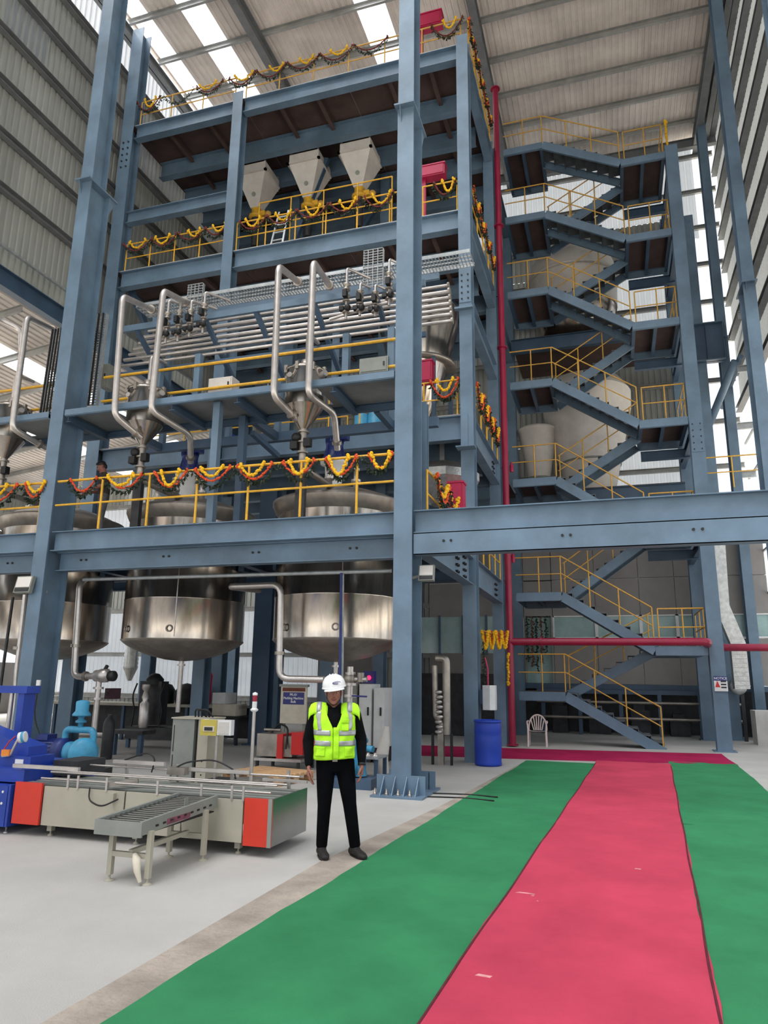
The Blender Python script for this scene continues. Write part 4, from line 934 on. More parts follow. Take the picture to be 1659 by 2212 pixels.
t.p('pusher_bar', MB().box(-5.75, 7.58, .70, -5.05, 7.62, .74), SSP); t.p('pusher_bar', MB().box(-4.75, 7.58, .66, -3.95, 7.62, .70), SSP); t.p('pusher_bar', MB().box(-3.72, 7.46, .62, -3.2, 7.49, .65), SSP)
t.p('cylinder', MB().tube([(-6.3, 6.95, .70), (-5.9, 7.0, .68)], .02, 8), SSP); t.p('cylinder', MB().bar((-5.28, 6.9, .57), (-5.0, 7.05, .60), .06, .05), SSD); t.p('gripper', MB().box(-4.95, 7.5, .62, -4.72, 7.6, .70), SSD)
for x in (-6.0, -4.9, -3.70):
    for yy in (cy0+.1, cy1-.1):
        m = MB().box(x-.03, yy-.03, .05, x+.03, yy+.03, cz0); m.lathe((x, yy, 0), [(.03, 0), (.03, .012), (.009, .02), (.009, .06)], 10); t.p('leg', m, BEIGE)
m = MB().box(-4.55, cy0-.03, .40, -4.51, cy0, .43); m.box(-4.47, cy0-.03, .395, -4.43, cy0, .435); t.p('knob', m, DARK)
t.p('bracket', MB().box(-5.16, cy0-.05, .42, -5.12, cy0, .5), BEIGE)
for pts in ([(-5.45, cy0-.02, .54), (-5.42, cy0-.06, .42), (-5.25, cy0-.07, .36), (-5.05, cy0-.06, .45)], [(-5.6, 7.6, .74), (-5.3, 7.6, .84), (-5.18, 7.6, .78), (-5.22, 7.6, .62)], [(-4.95, 7.55, .64), (-4.75, 7.55, .76), (-4.4, 7.6, .80), (-4.15, 7.6, .70), (-4.12, 7.6, .60)]):
    t.p('cable', MB().tube(fillet(pts, .12, 5), .009, 6), BLACK)
# ================================================================== roller conveyor
t = Thing('roller_conveyor', 'short grey roller conveyor table standing in front of the packing conveyor', 'conveyor', (-4.1, 6.2, 0))
yA, yB_ = 5.60, 6.82; zt = lambda y: .47+.035*(y-yA)
for x, w in ((-4.34, .03), (-3.90, .03)):
    t.p('side_rail', MB().prof((x, yA, zt(yA)), (x, yB_, zt(yB_)), [(-w/2, -.07), (w/2, -.07), (w/2, .04), (-w/2, .04)]), GREYM)
t.p('end_plate', MB().box(-4.36, yA-.02, .385, -3.885, yA, .505), GREYM)
m = MB()
for k in range(9): m.box(-3.884, yA+.18+k*.11, zt(yA+.18+k*.11)-.035, -3.878, yA+.22+k*.11, zt(yA+.2+k*.11)-.02)
t.p('slot', m, BLACK, kind='stuff'); t.p('maroon_stain', MB().box(-3.886, yA+.35, zt(yA+.4)-.055, -3.8815, yA+.72, zt(yA+.7)-.02), mat('maroon_stain', (130, 70, 88), .6, 0, .3, 9))
for k in range(17):
    y = yA+.07+k*.071; t.p('roller', MB().cyl((-4.325, y, zt(y)+.006), (-3.915, y, zt(y)+.006), .0175, 14), MIRR)
t.p('roller_shade_sheet', MB().box(-4.325, yA+.01, .395, -3.915, yB_-.01, .405), BLACK); t.p('stop_tab', MB().box(-3.93, 6.28, .47, -3.925, 6.34, .60), GREYM)  # black sheet added as painted shade between the rollers
legs = ((-4.25, 5.70), (-3.84-.03, 5.70), (-4.25, 6.58), (-3.87, 6.58))
for x, y in legs:
    m = MB().box(x-.022, y-.022, .05, x+.022, y+.022, zt(y)-.05); m.lathe((x, y, 0), [(.045, 0), (.045, .008), (.02, .016), (.01, .02), (.01, .06)], 12); t.p('leg', m, BEIGE)
for a, b in (((-4.25, 5.70), (-3.87, 5.70)), ((-4.25, 6.58), (-3.87, 6.58))): t.p('cross_brace', MB().bar((*a, .22), (*b, .22), .04), BEIGE)
t.p('long_brace', MB().bar((-4.06, 5.70, .24), (-4.06, 6.58, .24), .04), BEIGE)
m = MB().tube([(-3.99, 5.665, .235), (-3.95, 5.64, .20), (-3.93, 5.63, .12), (-3.90, 5.64, .03)], [.02, .035, .03, .015], 8); t.p('wrapping_film', m, CREAM)
# ================================================================== blue carton machine at the left edge
t = Thing('carton_sealer', 'bright blue carton sealing machine at the left edge of the photo', 'machine', (-6.9, 7.5, 0))
t.p('base', MB().box(-7.6, 6.80, .08, -6.50, 8.2, .50), BLUE)
m = MB()
for k in range(4):
    for j in range(2): m.cyl((-6.56-.12*k, 6.798, .44-.12*j-.02*(k % 2)), (-6.56-.12*k, 6.792, .44-.12*j-.02*(k % 2)), .014, 8)
t.p('bolt_holes', m, WHITE, kind='stuff')
t.p('side_skirt', MB().poly([(-6.49, 6.80, .08), (-6.49, 8.2, .08), (-6.49, 8.2, .50), (-6.49, 6.80, .52)], (1, 0, 0), .03), BLUE)
for x, y in ((-6.55, 6.9), (-6.55, 8.1), (-7.5, 6.9), (-7.5, 8.1)): t.p('leg', MB().lathe((x, y, 0), [(.03, 0), (.03, .01), (.01, .02), (.01, .09)], 10), SSP)
t.p('table', MB().box(-7.6, 6.95, .52, -6.44, 8.1, .66), BLUE)
t.p('guide_bar', MB().box(-6.6, 6.93, .68, -5.7, 6.97, .72), SSP)
q = oy(30, 1540, 7.9); X2 = q.x
for x in (X2-.55, X2+.18): t.p('mast', MB().box(x-.05, 7.8, .6, x+.05, 8.0, 1.52), BLUE)
t.p('mast_head', MB().box(X2-.65, 7.78, 1.47, X2+.28, 8.02, 1.56), BLUE)
t.p('mast_rod', MB().cyl((X2-.02, 7.85, .7), (X2-.02, 7.85, 1.47), .03, 10), SSP)
def wpx(a, b, y): return oy(a, b, y)
p0, p1 = wpx(-60, 1555, 7.3), wpx(76, 1612, 7.3)
t.p('slanted_cover', MB().poly([(p0.x, 7.2, p0.z), (p1.x, 7.2, p1.z), (p1.x, 7.2, p1.z-.1), (p0.x, 7.2, p1.z-.1)], (0, 1, 0), .3), BLUE)
a = wpx(-30, 1655, 7.2); b = wpx(78, 1634, 7.2); t.p('tape_head', MB().box(a.x, 7.12, a.z, b.x, 7.5, b.z), BLUE)
a = wpx(30, 1652, 7.1); b = wpx(49, 1641, 7.1); t.p('name_plate', MB().box(a.x, 7.11, a.z, b.x, 7.118, b.z), WHITE)
p = wpx(58, 1593, 7.05); t.p('tape_roll', MB().lathe((p.x-.06, 7.05, p.z), [(.045, -.035), (.062, -.035), (.062, .035), (.045, .035)], 20, (1, .3, .2)), WHITE); t.p('tape_core', MB().lathe((p.x-.06, 7.05, p.z), [(.02, -.03), (.046, -.03), (.046, .03), (.02, .03)], 16, (1, .3, .2)), BLACK)
t.p('tape_band', MB().lathe((p.x-.06, 7.05, p.z), [(.0625, .0), (.064, .002), (.064, .03), (.0625, .032)], 20, (1, .3, .2)), CYAN)
t.p('tape_arm', MB().tube(fillet([wpx(42, 1592, 7.08), wpx(30, 1615, 7.08), wpx(22, 1632, 7.08), wpx(5, 1634, 7.08)], .03), .016, 8), SSP)
a = wpx(3, 1632, 7.06); b = wpx(21, 1620, 7.06); t.p('tape_guide', MB().box(a.x, 7.05, a.z, b.x, 7.1, b.z), mat('orange_plastic', (240, 140, 50), .45))
t.p('hose', MB().tube([wpx(8, 1620, 7.09), wpx(20, 1602, 7.09), wpx(34, 1590, 7.09)], .007, 6), SIGNR)
for k in range(3): a = wpx(30+k*22, 1672, 7.3); t.p('roller_mount', MB().box(a.x-.05, 7.2, .66, a.x+.05, 7.4, a.z+.02), SSD)
t.p('motor_cover', MB().box(-6.45, 7.4, .55, -6.1, 7.9, .72), DARK)
# ================================================================== pump set
t = Thing('diaphragm_pump', 'navy motor driving a cyan diaphragm pump on a dark skid by the left column', 'pump', (-9.9, 11.8, 0))
PY = 11.75
t.p('skid', MB().box(-10.15, 11.35, 0, -9.05, 12.2, .17), DARK); m = MB(); m.poly([(-9.95, PY-.15, .17), (-9.55, PY-.15, .17), (-9.62, PY-.15, .36), (-9.88, PY-.15, .36)], (0, 1, 0), .3); t.p('pedestal', m, DARK)
m = MB().lathe((-10.62, PY, .47), [(.0, 0), (.12, .01), (.19, .06), (.2, .1), (.2, .62), (.17, .66)], 22, (1, 0, 0))
t.p('motor', m, NAVY); m = MB()
for k in range(18):
    a = k*2*math.pi/18; m.bar((-10.5, PY+.205*math.cos(a), .47+.205*math.sin(a)), (-10.02, PY+.205*math.cos(a), .47+.205*math.sin(a)), .012, .03, (0, math.cos(a), math.sin(a)))
t.p('cooling_fins', m, NAVY, kind='stuff'); t.p('terminal_box', MB().box(-10.4, PY-.13, .66, -10.15, PY+.13, .76), NAVY)
t.p('coupling_drum', MB().lathe((-9.98, PY-.02, .47), [(.1, 0), (.235, .02), (.235, .2), (.16, .22), (.1, .3)], 22, (1, 0, 0)), NAVY)
t.p('gear_housing', MB().lathe((-9.78, PY, .46), [(.17, 0), (.19, .1), (.11, .25), (.10, .4)], 18, (1, 0, 0)), CYAN)
m = MB().lathe((-9.30, PY-.12, .46), [(.0, -.16), (.2, -.14), (.27, -.05), (.27, .05), (.2, .14), (0, .16)], 24, (.75, -.66, 0)); t.p('diaphragm_head', m, CYAN)
m = MB().tube(fillet([(-9.85, PY, .62), (-9.85, PY, .86), (-9.2, PY, .86), (-9.2, PY, .62)], .14, 6), .062, 12); t.p('top_manifold', m, CYAN)
m = MB().tube(fillet([(-9.3, PY, .3), (-9.25, PY, .22), (-9.2, PY, .2)], .05), .07, 10); m.lathe((-9.27, PY-.05, .12), [(.1, 0), (.13, .05), (.11, .16)], 14); t.p('foot_valve', m, CYAN)
m = MB().lathe((-9.52, PY, .86), [(.05, 0), (.045, .12), (.1, .13), (.1, .16), (.05, .19), (.06, .24), (.17, .25), (.17, .28), (.12, .34), (.125, .5), (.11, .52), (.03, .54)], 18); t.p('pulsation_damper', m, CYAN)
t.o.scale = (.9, .9, .92); t.o.location = (-9.20, 10.765, 0)
# ================================================================== beige cabinet, yellow panel, signal tower
t = Thing('electrical_cabinet', 'tall beige electrical cabinet with a recessed groove behind the packing conveyor', 'cabinet', (-6.5, 10.6, 0))
x0, x1 = -6.82, -6.22; yy = 10.4
t.p('body', MB().box(x0, yy, 0, x0+.40, yy+.5, 1.05), GREYM); t.p('side_bay', MB().box(x0+.40, yy+.06, 0, x0+.47, yy+.5, 1.05), DARK); t.p('body', MB().box(x0+.47, yy, 0, x1+.05, yy+.5, 1.05), BEIGE, None, 'pale right bay with round holes')
t.p('top_plate', MB().box(x0-.02, yy-.02, 1.05, x1+.07, yy+.5, 1.07), BEIGE)
m = MB().box(x0+.03, yy-.004, .55, x0+.045, yy, .95); m.box(x0+.03, yy-.004, .08, x0+.045, yy, .5); t.p('vent_slot', m, DARK)
m = MB()
for k in range(4): m.cyl((x1-.03, yy-.004, .12+.1*k), (x1-.03, yy+.002, .12+.1*k), .012, 8)
t.p('hole', m, BLACK)
for k in range(3): t.p('cable', MB().tube(fillet([(x0+.25+.06*k, yy+.25, 1.06), (x0+.27+.06*k, yy+.2, 1.2), (x0+.4+.06*k, yy+.2, 1.18), (x0+.46+.06*k, yy+.3, 1.02)], .06), .014, 6), BLACK)
a = oy(433, 1588, 10.2); b = oy(470, 1555, 10.2); t = Thing('operator_panel', 'yellow operator panel with a small display on a thin post beside the beige cabinet', 'control panel', (b.x, 10.3, 0))
t.p('face', MB().box(a.x, 10.18, a.z, b.x, 10.2, b.z), mat('pale_yellow_panel', (196, 180, 84), .5, 0, .06)); t.p('housing', MB().box(a.x+.01, 10.2, a.z+.01, b.x+.24, 10.3, b.z), WHITE)
w = b.x-a.x; t.p('bezel', MB().box(a.x+w*.2, 10.172, a.z+.06, b.x-w*.12, 10.181, a.z+.14), CREAM); t.p('display', MB().box(a.x+w*.28, 10.166, a.z+.075, b.x-w*.22, 10.173, a.z+.125), DARK)
t.p('wiring_label', MB().box(b.x+.03, 10.19, a.z+.03, b.x+.2, 10.2, b.z-.03), PALE); t.p('post', MB().tube([(b.x-.02, 10.25, 0), (b.x-.02, 10.25, a.z)], .022, 8), SSP); t.p('foot', MB().cyl((b.x-.02, 10.25, 0), (b.x-.02, 10.25, .02), .1, 16), SSP)
p = oy(546, 1600, 9.4); t = Thing('signal_tower', 'white and red signal lamp on a slim post behind the packing conveyor', 'signal lamp', (p.x, 9.4, 0))
t.p('post', MB().cyl((p.x, 9.4, 0), (p.x, 9.4, 1.24), .024, 12), SSP); t.p('foot', MB().cyl((p.x, 9.4, 0), (p.x, 9.4, .02), .11, 16), SSP); t.p('collar', MB().lathe((p.x, 9.4, 1.24), [(.03, 0), (.055, .02), (.055, .035), (.035, .05)], 16), WHITE)
t.p('lower_lens', MB().cyl((p.x, 9.4, 1.29), (p.x, 9.4, 1.38), .034, 16), WHITE); t.p('red_lens', MB().cyl((p.x, 9.4, 1.38), (p.x, 9.4, 1.465), .034, 16), mat('red_lens', (150, 20, 50), .25, 0, .05), None, 'red lens'); t.p('cap', MB().lathe((p.x, 9.4, 1.465), [(.036, 0), (.036, .03), (.0, .045)], 16), WHITE)
a = oz(480, 1700, 0); t = Thing('transfer_unit', 'low dark unit with a slanting steel cover between signal post and beige cabinet', 'machine', (-5.7, 10.2, 0))
t.p('body', MB().box(-6.0, 9.9, 0, -5.35, 10.5, .20), DARK); t.p('cover', MB().poly([(-5.62, 9.85, .02), (-5.15, 9.85, .02), (-5.05, 9.85, .27), (-5.5, 9.85, .24)], (0, 1, 0), .5), SSD); t.p('terminal_strip', MB().box(-5.95, 9.88, .06, -5.66, 9.9, .15), BEIGE)
# ================================================================== pallet
t = Thing('wooden_pallet', 'pale wooden pallet on the floor behind the conveyor, left of the person', 'pallet', (-5.75, 11.75, 0)); th = math.radians(-12); L_, W_ = 1.2, 1.0
bb = MB().box(-L_/2, -.05, -.011, L_/2, .05, .011).mesh('board'); fix_normals(bb); bb.materials.append(WOOD)
bl = MB().box(-.05, -.07, -.04, .05, .07, .04).mesh('block'); fix_normals(bl); bl.materials.append(WOOD)
st_ = MB().box(-.05, -W_/2, -.011, .05, W_/2, .011).mesh('stringer_board'); fix_normals(st_); st_.materials.append(WOOD)
def rot(x, y, z): return V((-5.75+x*math.cos(th)-y*math.sin(th), 11.75+x*math.sin(th)+y*math.cos(th), z))
for k in range(7): t.share('top_board', bb, rot(0, -.45+.15*k, .145), None, th)
for k in (-1, 0, 1):
    t.share('bottom_board', bb, rot(0, .43*k, .012), None, th); t.share('stringer_board', st_, rot(k*.55, 0, .122), None, th)
    for j in (-1, 0, 1): t.share('block', bl, rot(.54*k, .42*j, .066), None, th)
# ================================================================== machines behind the person
t = Thing('filter_unit', 'stainless box unit with red side panels behind the pallet', 'machine', (-6.0, 13.3, 0)); a = oy(553, 1640, 13.0); b = oy(645, 1590, 13.0)
t.p('tank', MB().box(a.x, 13.0, .25, a.x+.42, 13.7, .66), SSD); t.p('red_panel', MB().box(a.x+.42, 13.0, .22, a.x+.54, 13.7, .66), SIGNR); t.p('tank', MB().box(a.x+.54, 13.05, .25, a.x+.72, 13.7, .62), SSD); t.p('red_panel', MB().box(a.x+.72, 13.0, .3, a.x+.95, 13.7, .70), SIGNR)
t.p('tray', MB().box(a.x-.02, 12.95, .17, a.x+.95, 13.75, .22), SSP)
for x in (a.x+.03, a.x+.88):
    for y in (13.0, 13.68): t.p('leg', MB().bar((x, y, 0), (x, y, .17), .05), DARK)
t.p('hose', MB().tube(fillet([(a.x+.2, 13.2, .66), (a.x+.35, 13.2, .85), (a.x+.6, 13.1, .78), (a.x+.62, 12.98, .4)], .1), .02, 6), BLACK); t.p('valve', MB().tube([(a.x+.05, 13.2, .72), (a.x+.4, 13.2, .72)], .03, 8), SSD)
# sign stand
a = oy(604, 1562, 14.2); b = oy(663, 1484, 14.2); xm = (a.x+b.x)/2; t = Thing('machine_sign', 'cream sign stand with a navy name plate behind the person', 'sign', (xm, 14.25, 0)); o_ = t.loc
t.p('board', MB().box(a.x, 14.2, a.z, b.x, 14.25, b.z), CREAM); a2 = oy(611, 1521, 14.19); b2 = oy(657, 1496, 14.19)
pl_ = t.p('name_plate', MB().box(a2.x, 14.188, a2.z, b2.x, 14.2, b2.z), SIGNB); xm2 = (a2.x+b2.x)/2; hh_ = b2.z-a2.z
for k, s_ in enumerate(('PK-01', 'Packing Machine', 'Bulk')):
    text(s_, (xm2, 14.186, b2.z-hh_*(.2+.29*k)), .068, WHITE, parent=pl_, off=o_, bold=.0015)
t.p('trim_strip', MB().box(a2.x-.02, 14.19, b2.z+.02, b2.x+.02, 14.2, b.z-.02), MAGO, None, 'dried flower trim strip'); t.p('top_bar', MB().box(a.x-.03, 14.17, b.z, b.x+.03, 14.27, b.z+.05), GREYM)
for x in (a.x+.06, b.x-.06): t.p('post', MB().bar((x, 14.27, 0), (x, 14.27, a.z+.02), .06), GREYM)
# tall cabinets right behind the person
for i, (x0, x1, lab) in enumerate(((742, 772, 'tall grey cabinet directly behind the person'), (774, 803, 'tall white cabinet with a black handle behind the person'), (806, 830, 'narrow tall white cabinet just left of the middle column base'))):
    a = oy(x0, 1600, 15.0); b = oy(x1, 1470+i*8, 15.0); t = Thing('tall_cabinet', lab, 'cabinet', ((a.x+b.x)/2, 15.3, 0)); t.p('plinth', MB().box(a.x, 15.0, 0, b.x, 15.6, .3), DARK); t.p('body', MB().box(a.x, 15.0, .3, b.x, 15.6, b.z), (GREYM, WHITE, WHITE)[i]); t.p('door', MB().box(a.x+.02, 14.985, .33, b.x-.02, 15.0, b.z-.03), (GREYM, WHITE, WHITE)[i]); t.p('handle', MB().box(b.x-.08, 14.95, .95, b.x-.05, 14.985, 1.12), BLACK)
    if i == 1: p = oy(797, 1464, 15.1); t.p('indicator_lamp', MB().ball((p.x, 15.1, p.z), .05, 10, 8), emis('red_indicator', (255, 40, 90), 2.2)); t.p('lamp_box', MB().box(p.x-.15, 15.15, p.z-.12, p.x+.1, 15.3, p.z+.14), SIGNB)
# cyan pump by the person and bench
p = oy(775, 1640, 11.6); t = Thing('cyan_pump', 'cyan pump partly hidden behind the arm of the person', 'pump', (p.x, 11.6, 0))
t.p('column', MB().lathe((p.x, 11.6, .18), [(.14, 0), (.12, .1), (.12, .5), (.15, .52), (.15, .56), (.12, .6)], 18), CYAN); t.p('cap', MB().lathe((p.x-.02, 11.6, .74), [(.13, 0), (.14, .06), (.12, .1), (0, .12)], 18), CYAN); t.p('side_port', MB().cyl((p.x+.05, 11.6, .62), (p.x+.26, 11.55, .6), .05, 12), CYAN); t.p('volute', MB().lathe((p.x-.15, 11.45, .3), [(0, -.1), (.17, -.08), (.17, .08), (0, .1)], 18, (.4, -1, 0)), CYAN); t.p('motor', MB().cyl((p.x-.45, 11.7, .3), (p.x-.1, 11.7, .3), .14, 16), NAVY); t.p('plinth', MB().box(p.x-.55, 11.35, 0, p.x+.3, 11.85, .16), STEELD)
p = oy(795, 1655, 12.6); t = Thing('steel_bench', 'low steel bench with loose fittings between the cyan pump and the column', 'bench', (p.x, 12.6, 0)); t.p('top', MB().box(p.x-.35, 12.3, .36, p.x+.28, 12.9, .39), GALV)
for sx in (-.3, .23):
    for sy in (-.25, .25): t.p('leg', MB().bar((p.x+sx, 12.6+sy, .0), (p.x+sx, 12.6+sy, .36), .06), STEELD)
for k in range(3): single('pipe_fitting', MB().lathe((p.x-.1+.13*k, 12.5, .39), [(.045, 0), (.045, .03), (.025, .035), (.025, .06)], 10), SSP, 'small steel fitting lying on the low bench, %s from the left' % ORD[k], 'fitting', 'fittings on the bench')
p = oy(824, 1600, 13.2); single('plastic_wrap', MB().tube([(p.x+.05, 13.2, .02), (p.x, 13.2, .3), (p.x+.06, 13.22, .6), (p.x+.08, 13.25, .85)], [.10, .13, .10, .05], 10), PALE, 'crumpled pale plastic wrap hanging beside the narrow tall cabinet', 'wrap')
# valve set above the person
p = oy(762, 1480, 13.0); t = Thing('outlet_valve_set', 'stainless valve and pipe set right of the person\'s helmet', 'valve', (p.x, 13.0, .4))
m = MB()
for px, py, r in ((757, 1455, .1), (757, 1478, .12), (757, 1503, .12), (757, 1527, .12)): q = oy(px, py, 13.0); m.cyl((q.x, 13.0, q.z-.025), (q.x, 13.0, q.z+.025), r, 16)
t.p('flange', m, SSP); q0 = oy(757, 1440, 13.0); q1 = oy(752, 1600, 13.0); t.p('pipe', MB().cyl((q0.x, 13, q1.z), (q0.x, 13, q0.z), .06, 14), SSP)
q = oy(755, 1467, 13.0); t.p('valve_body', MB().ball((q.x, 13.0, q.z), (.13, .12, .14), 14, 10), SSD); t.p('cross_pipe', MB().cyl((q.x-.35, 13.0, q.z), (q.x+.35, 13.0, q.z), .05, 12), SSP); t.p('actuator', MB().cyl((q.x+.22, 13.0, q.z-.05), (q.x+.22, 13.0, q.z+.12), .07, 12), SSD)
q = oy(770, 1503, 12.95); t.p('lever', MB().bar((q.x-.1, 12.92, q.z), (q.x+.22, 12.9, q.z-.01), .03), SIGNB); 
# ================================================================== pipes below the platform
t = pipe('long galvanised air pipe running below the first platform beam', [oy(180, 1252, 11.75), oy(845, 1233, 11.75)], .035, GALV, name='air_pipe')
pipe('thin blue pipe dropping past the tank to behind the person', [oy(737, 1238, 11.72), oy(735, 1420, 11.72), oy(731, 1600, 11.72)], .024, NAVY, name='air_pipe')
pipe('grey drop pipe beside the thin blue pipe', [oy(741, 1238, 11.80), oy(740, 1420, 11.80), oy(737, 1600, 11.80)], .02, GALV, name='air_pipe')
q = [oy(560, 1275, 13.3), oy(492, 1264, 12.4), oy(607, 1263, 12.35), oy(603, 1466, 12.35), oy(700, 1468, 12.4)]
q[1].z = q[2].z; pipe('stainless outlet pipe looping down left of the person', q, .062, rad=.2, n=14, clamps=((oy(604, 1411, 12.35), (0, 0, 1)),))
q = [oy(185, 1250, 12.2), oy(172, 1262, 12.0), oy(163, 1400, 12.0), oy(160, 1462, 12.0), oy(210, 1460, 12.0)]
pipe('stainless pipe dropping down right of the left column', q, .062, rad=.15, n=12, clamps=((oy(163, 1395, 12.0), (0, 0, 1)), (q[3].lerp(q[4], .5), (1, 0, 0))))
q = [oy(118, 1560, 12.4), oy(150, 1500, 12.4), oy(160, 1300, 12.4)]
pipe('stainless pipe left of the left column beside the floodlight', [oy(55, 1285, 11.6), oy(35, 1460, 11.6), oy(26, 1690, 11.6)], .05, clamps=((oy(37, 1400, 11.6), (0, 0, 1)),))
pipe('thin dark pipe at the far left edge below the platform', [oy(28, 1290, 11.9), oy(3, 1470, 11.9), oy(-24, 1690, 11.9)], .03, DARK)
p = oy(215, 1460, 12.0); t = Thing('motor_valve', 'stainless valve with black motor on a steel post right of the left column', 'valve', (p.x, 12.0, 0))
t.p('valve_body', MB().lathe((p.x-.12, 12.0, p.z), [(.06, 0), (.11, .03), (.11, .1), (.13, .16), (.13, .3), (.08, .34)], 16, (1, 0, .03)), SSP); t.p('motor', MB().lathe((p.x+.22, 12.0, p.z), [(.08, 0), (.1, .02), (.1, .12), (.07, .15), (0, .15)], 16, (1, 0, 0)), BLACK)
m = MB().cyl((p.x, 12.0, 0), (p.x, 12.0, p.z-.1), .055, 12)
for z in (.3, p.z-.45, p.z-.25): m.cyl((p.x, 12.0, z), (p.x, 12.0, z+.04), .1, 12)
t.p('stand_pipe', m, SSP); t.p('foot', MB().cyl((p.x, 12, 0), (p.x, 12, .02), .14, 14), SSD); t.p('manual_override', MB().bar((p.x+.1, 12.0, p.z+.1), (p.x+.16, 12.0, p.z+.2), .05), BLACK)
# stainless double riser right of the middle column
t = Thing('pump_riser', 'pair of stainless risers with valves right of the middle column', 'pipe', (-3.45, 15.3, 0)); Y_ = 15.2
a = oy(941, 1445, Y_); b = oy(962, 1425, Y_); c = oy(945, 1555, Y_)
t.p('riser', MB().tube(fillet([(a.x-.02, Y_, 2.0), (a.x, Y_, .95), (a.x+.12, Y_, .86), (a.x+.14, Y_, .62)], .1), .06, 10), SSD); t.p('riser', MB().tube(fillet([(b.x-.2, Y_, 2.15), (b.x+.02, Y_, 2.15), (b.x+.02, Y_, .6)], .14), .085, 12), SSD)
m = MB()
for k in range(9): m.lathe((b.x-.13+.02*(k % 2), Y_-.08, .62+k*.1), [(.05, 0), (.08, .02), (.08, .05), (.05, .07)], 10)
t.p('valve_stack', m, SSP); t.p('post', MB().bar((b.x-.1, Y_, 0), (b.x-.1, Y_, .7), .12), SSD)
for x in (b.x-.28, b.x+.12): t.p('stand', MB().bar((x, Y_, 0), (x, Y_, .62), .05), BLACK)
# dark filter skid and other gear under the tanks
p = oz(330, 1625, 0); t = Thing('filter_skid', 'dark control panel skid with stainless canister under the tank, behind the beige cabinet', 'machine', (p.x, 15.5, 0)); Y_ = 15.6
a = oy(292, 1600, Y_); b = oy(350, 1472, Y_); t.p('panel', MB().box(a.x, Y_, .55, b.x, Y_+.3, b.z), DARK); t.p('base', MB().box(a.x-.25, Y_-.1, .22, b.x+.5, Y_+.6, .5), DARK)
for x in (a.x-.2, b.x+.45): t.p('leg', MB().bar((x, Y_, 0), (x, Y_, .22), .08), STEELD)
q = oy(310, 1560, Y_-.25); t.p('canister', MB().lathe((q.x, Y_-.25, .5), [(.1, 0), (.12, .1), (.12, .55), (.06, .62), (.09, .7), (.05, .85), (.1, .9), (.1, 1.0)], 16), SSP)
t.p('hood', MB().lathe((a.x+.35, Y_+.1, b.z-.1), [(.2, 0), (.22, .15), (.1, .28), (0, .3)], 12), BLACK)
for s in (a.x-.08, b.x+.08): t.p('hose', MB().tube(fillet([(s, Y_, b.z-.05), (s-.08, Y_-.05, b.z-.35), (s+.05, Y_-.1, .9), (s, Y_-.1, .5)], .2), .022, 6), BLACK)
t = Thing('drain_bench', 'dark low steel bench in front of the filter skid under the tank', 'bench', (-9.8, 14.5, 0)); a = oy(245, 1600, 14.2); b = oy(318, 1600, 14.2)
t.p('top', MB().box(a.x, 14.0, .45, b.x, 14.5, .53), DARK)
for x in (a.x+.1, b.x-.1): t.p('leg', MB().bar((x, 14.1, 0), (x, 14.1, .45), .1), STEELD)
cab('maroon switch box on the pipe stand right of the left column', 225, 241, 1510, 1487, 12.3, .3, mat('maroon_box', (70, 44, 52), .5))
p = oy(245, 1560, 13.3); single('gas_cylinder', MB().lathe((p.x-.1, 13.3, 0), [(.11, 0), (.12, .03), (.12, .72), (.08, .82), (.04, .85), (.04, .9)], 18), DARK, 'grey cylinder standing behind the valve post', 'cylinder')
for i, (px, lab) in enumerate(((365, 'black equipment case on the back bench, left of the tank outlet pipe'), (413, 'black equipment case on the back bench, right of the tank outlet pipe'))):
    p = oy(px, 1510, 18.0); single('equipment_case', MB().lathe((p.x, 17.75, .975), [(.28, 0), (.3, .1), (.3, .35), (.2, .5), (0, .55)], 14), BLACK, lab, 'case')
t = Thing('back_bench', 'long pale bench under the tanks in front of the bright back wall', 'bench', (-12, 18.2, 0)); t.p('top', MB().box(-15.5, 17.3, .90, -9.4, 18.2, .97), BEIGE); t.p('skirt', MB().box(-15.4, 18.05, .1, -9.5, 18.15, .9), DARK)
for x in (-15.3, -13, -11, -9.5): t.p('leg', MB().bar((x, 17.4, 0), (x, 17.4, .9), .08), STEELD)
p = oy(430, 1490, 17.4); single('red_hose', MB().lathe((p.x, 17.7, .975), [(.16, 0), (.2, .1), (.18, .5), (.2, .75), (.12, .9), (0, .92)], 14), CRIM, 'crimson cover hanging over gear on the back bench', 'cover')
for i, (x0, x1, y0, y1, lab) in enumerate(((458, 487, 1520, 1497, 'white carton on top of the pair behind the beige cabinet'), (457, 510, 1552, 1522, 'pale carton below the white carton behind the beige cabinet'))):
    a = oy(x0, y0, 17.2); b = oy(x1, y1, 17.2); single('carton', MB().box(a.x, 17.2, a.z if i == 0 else .72, b.x, 17.8, b.z), (WHITE, CREAM)[i], lab, 'carton')
a = oy(457, 1552, 17.2); t = Thing('carton_stand', 'dark stand carrying the pale cartons behind the beige cabinet', 'stand', (a.x+.3, 17.5, 0)); t.p('top', MB().box(a.x-.05, 17.1, .66, a.x+.8, 17.9, .71), DARK)
for x in (a.x, a.x+.75): t.p('leg', MB().bar((x, 17.2, 0), (x, 17.2, .66), .06), DARK)
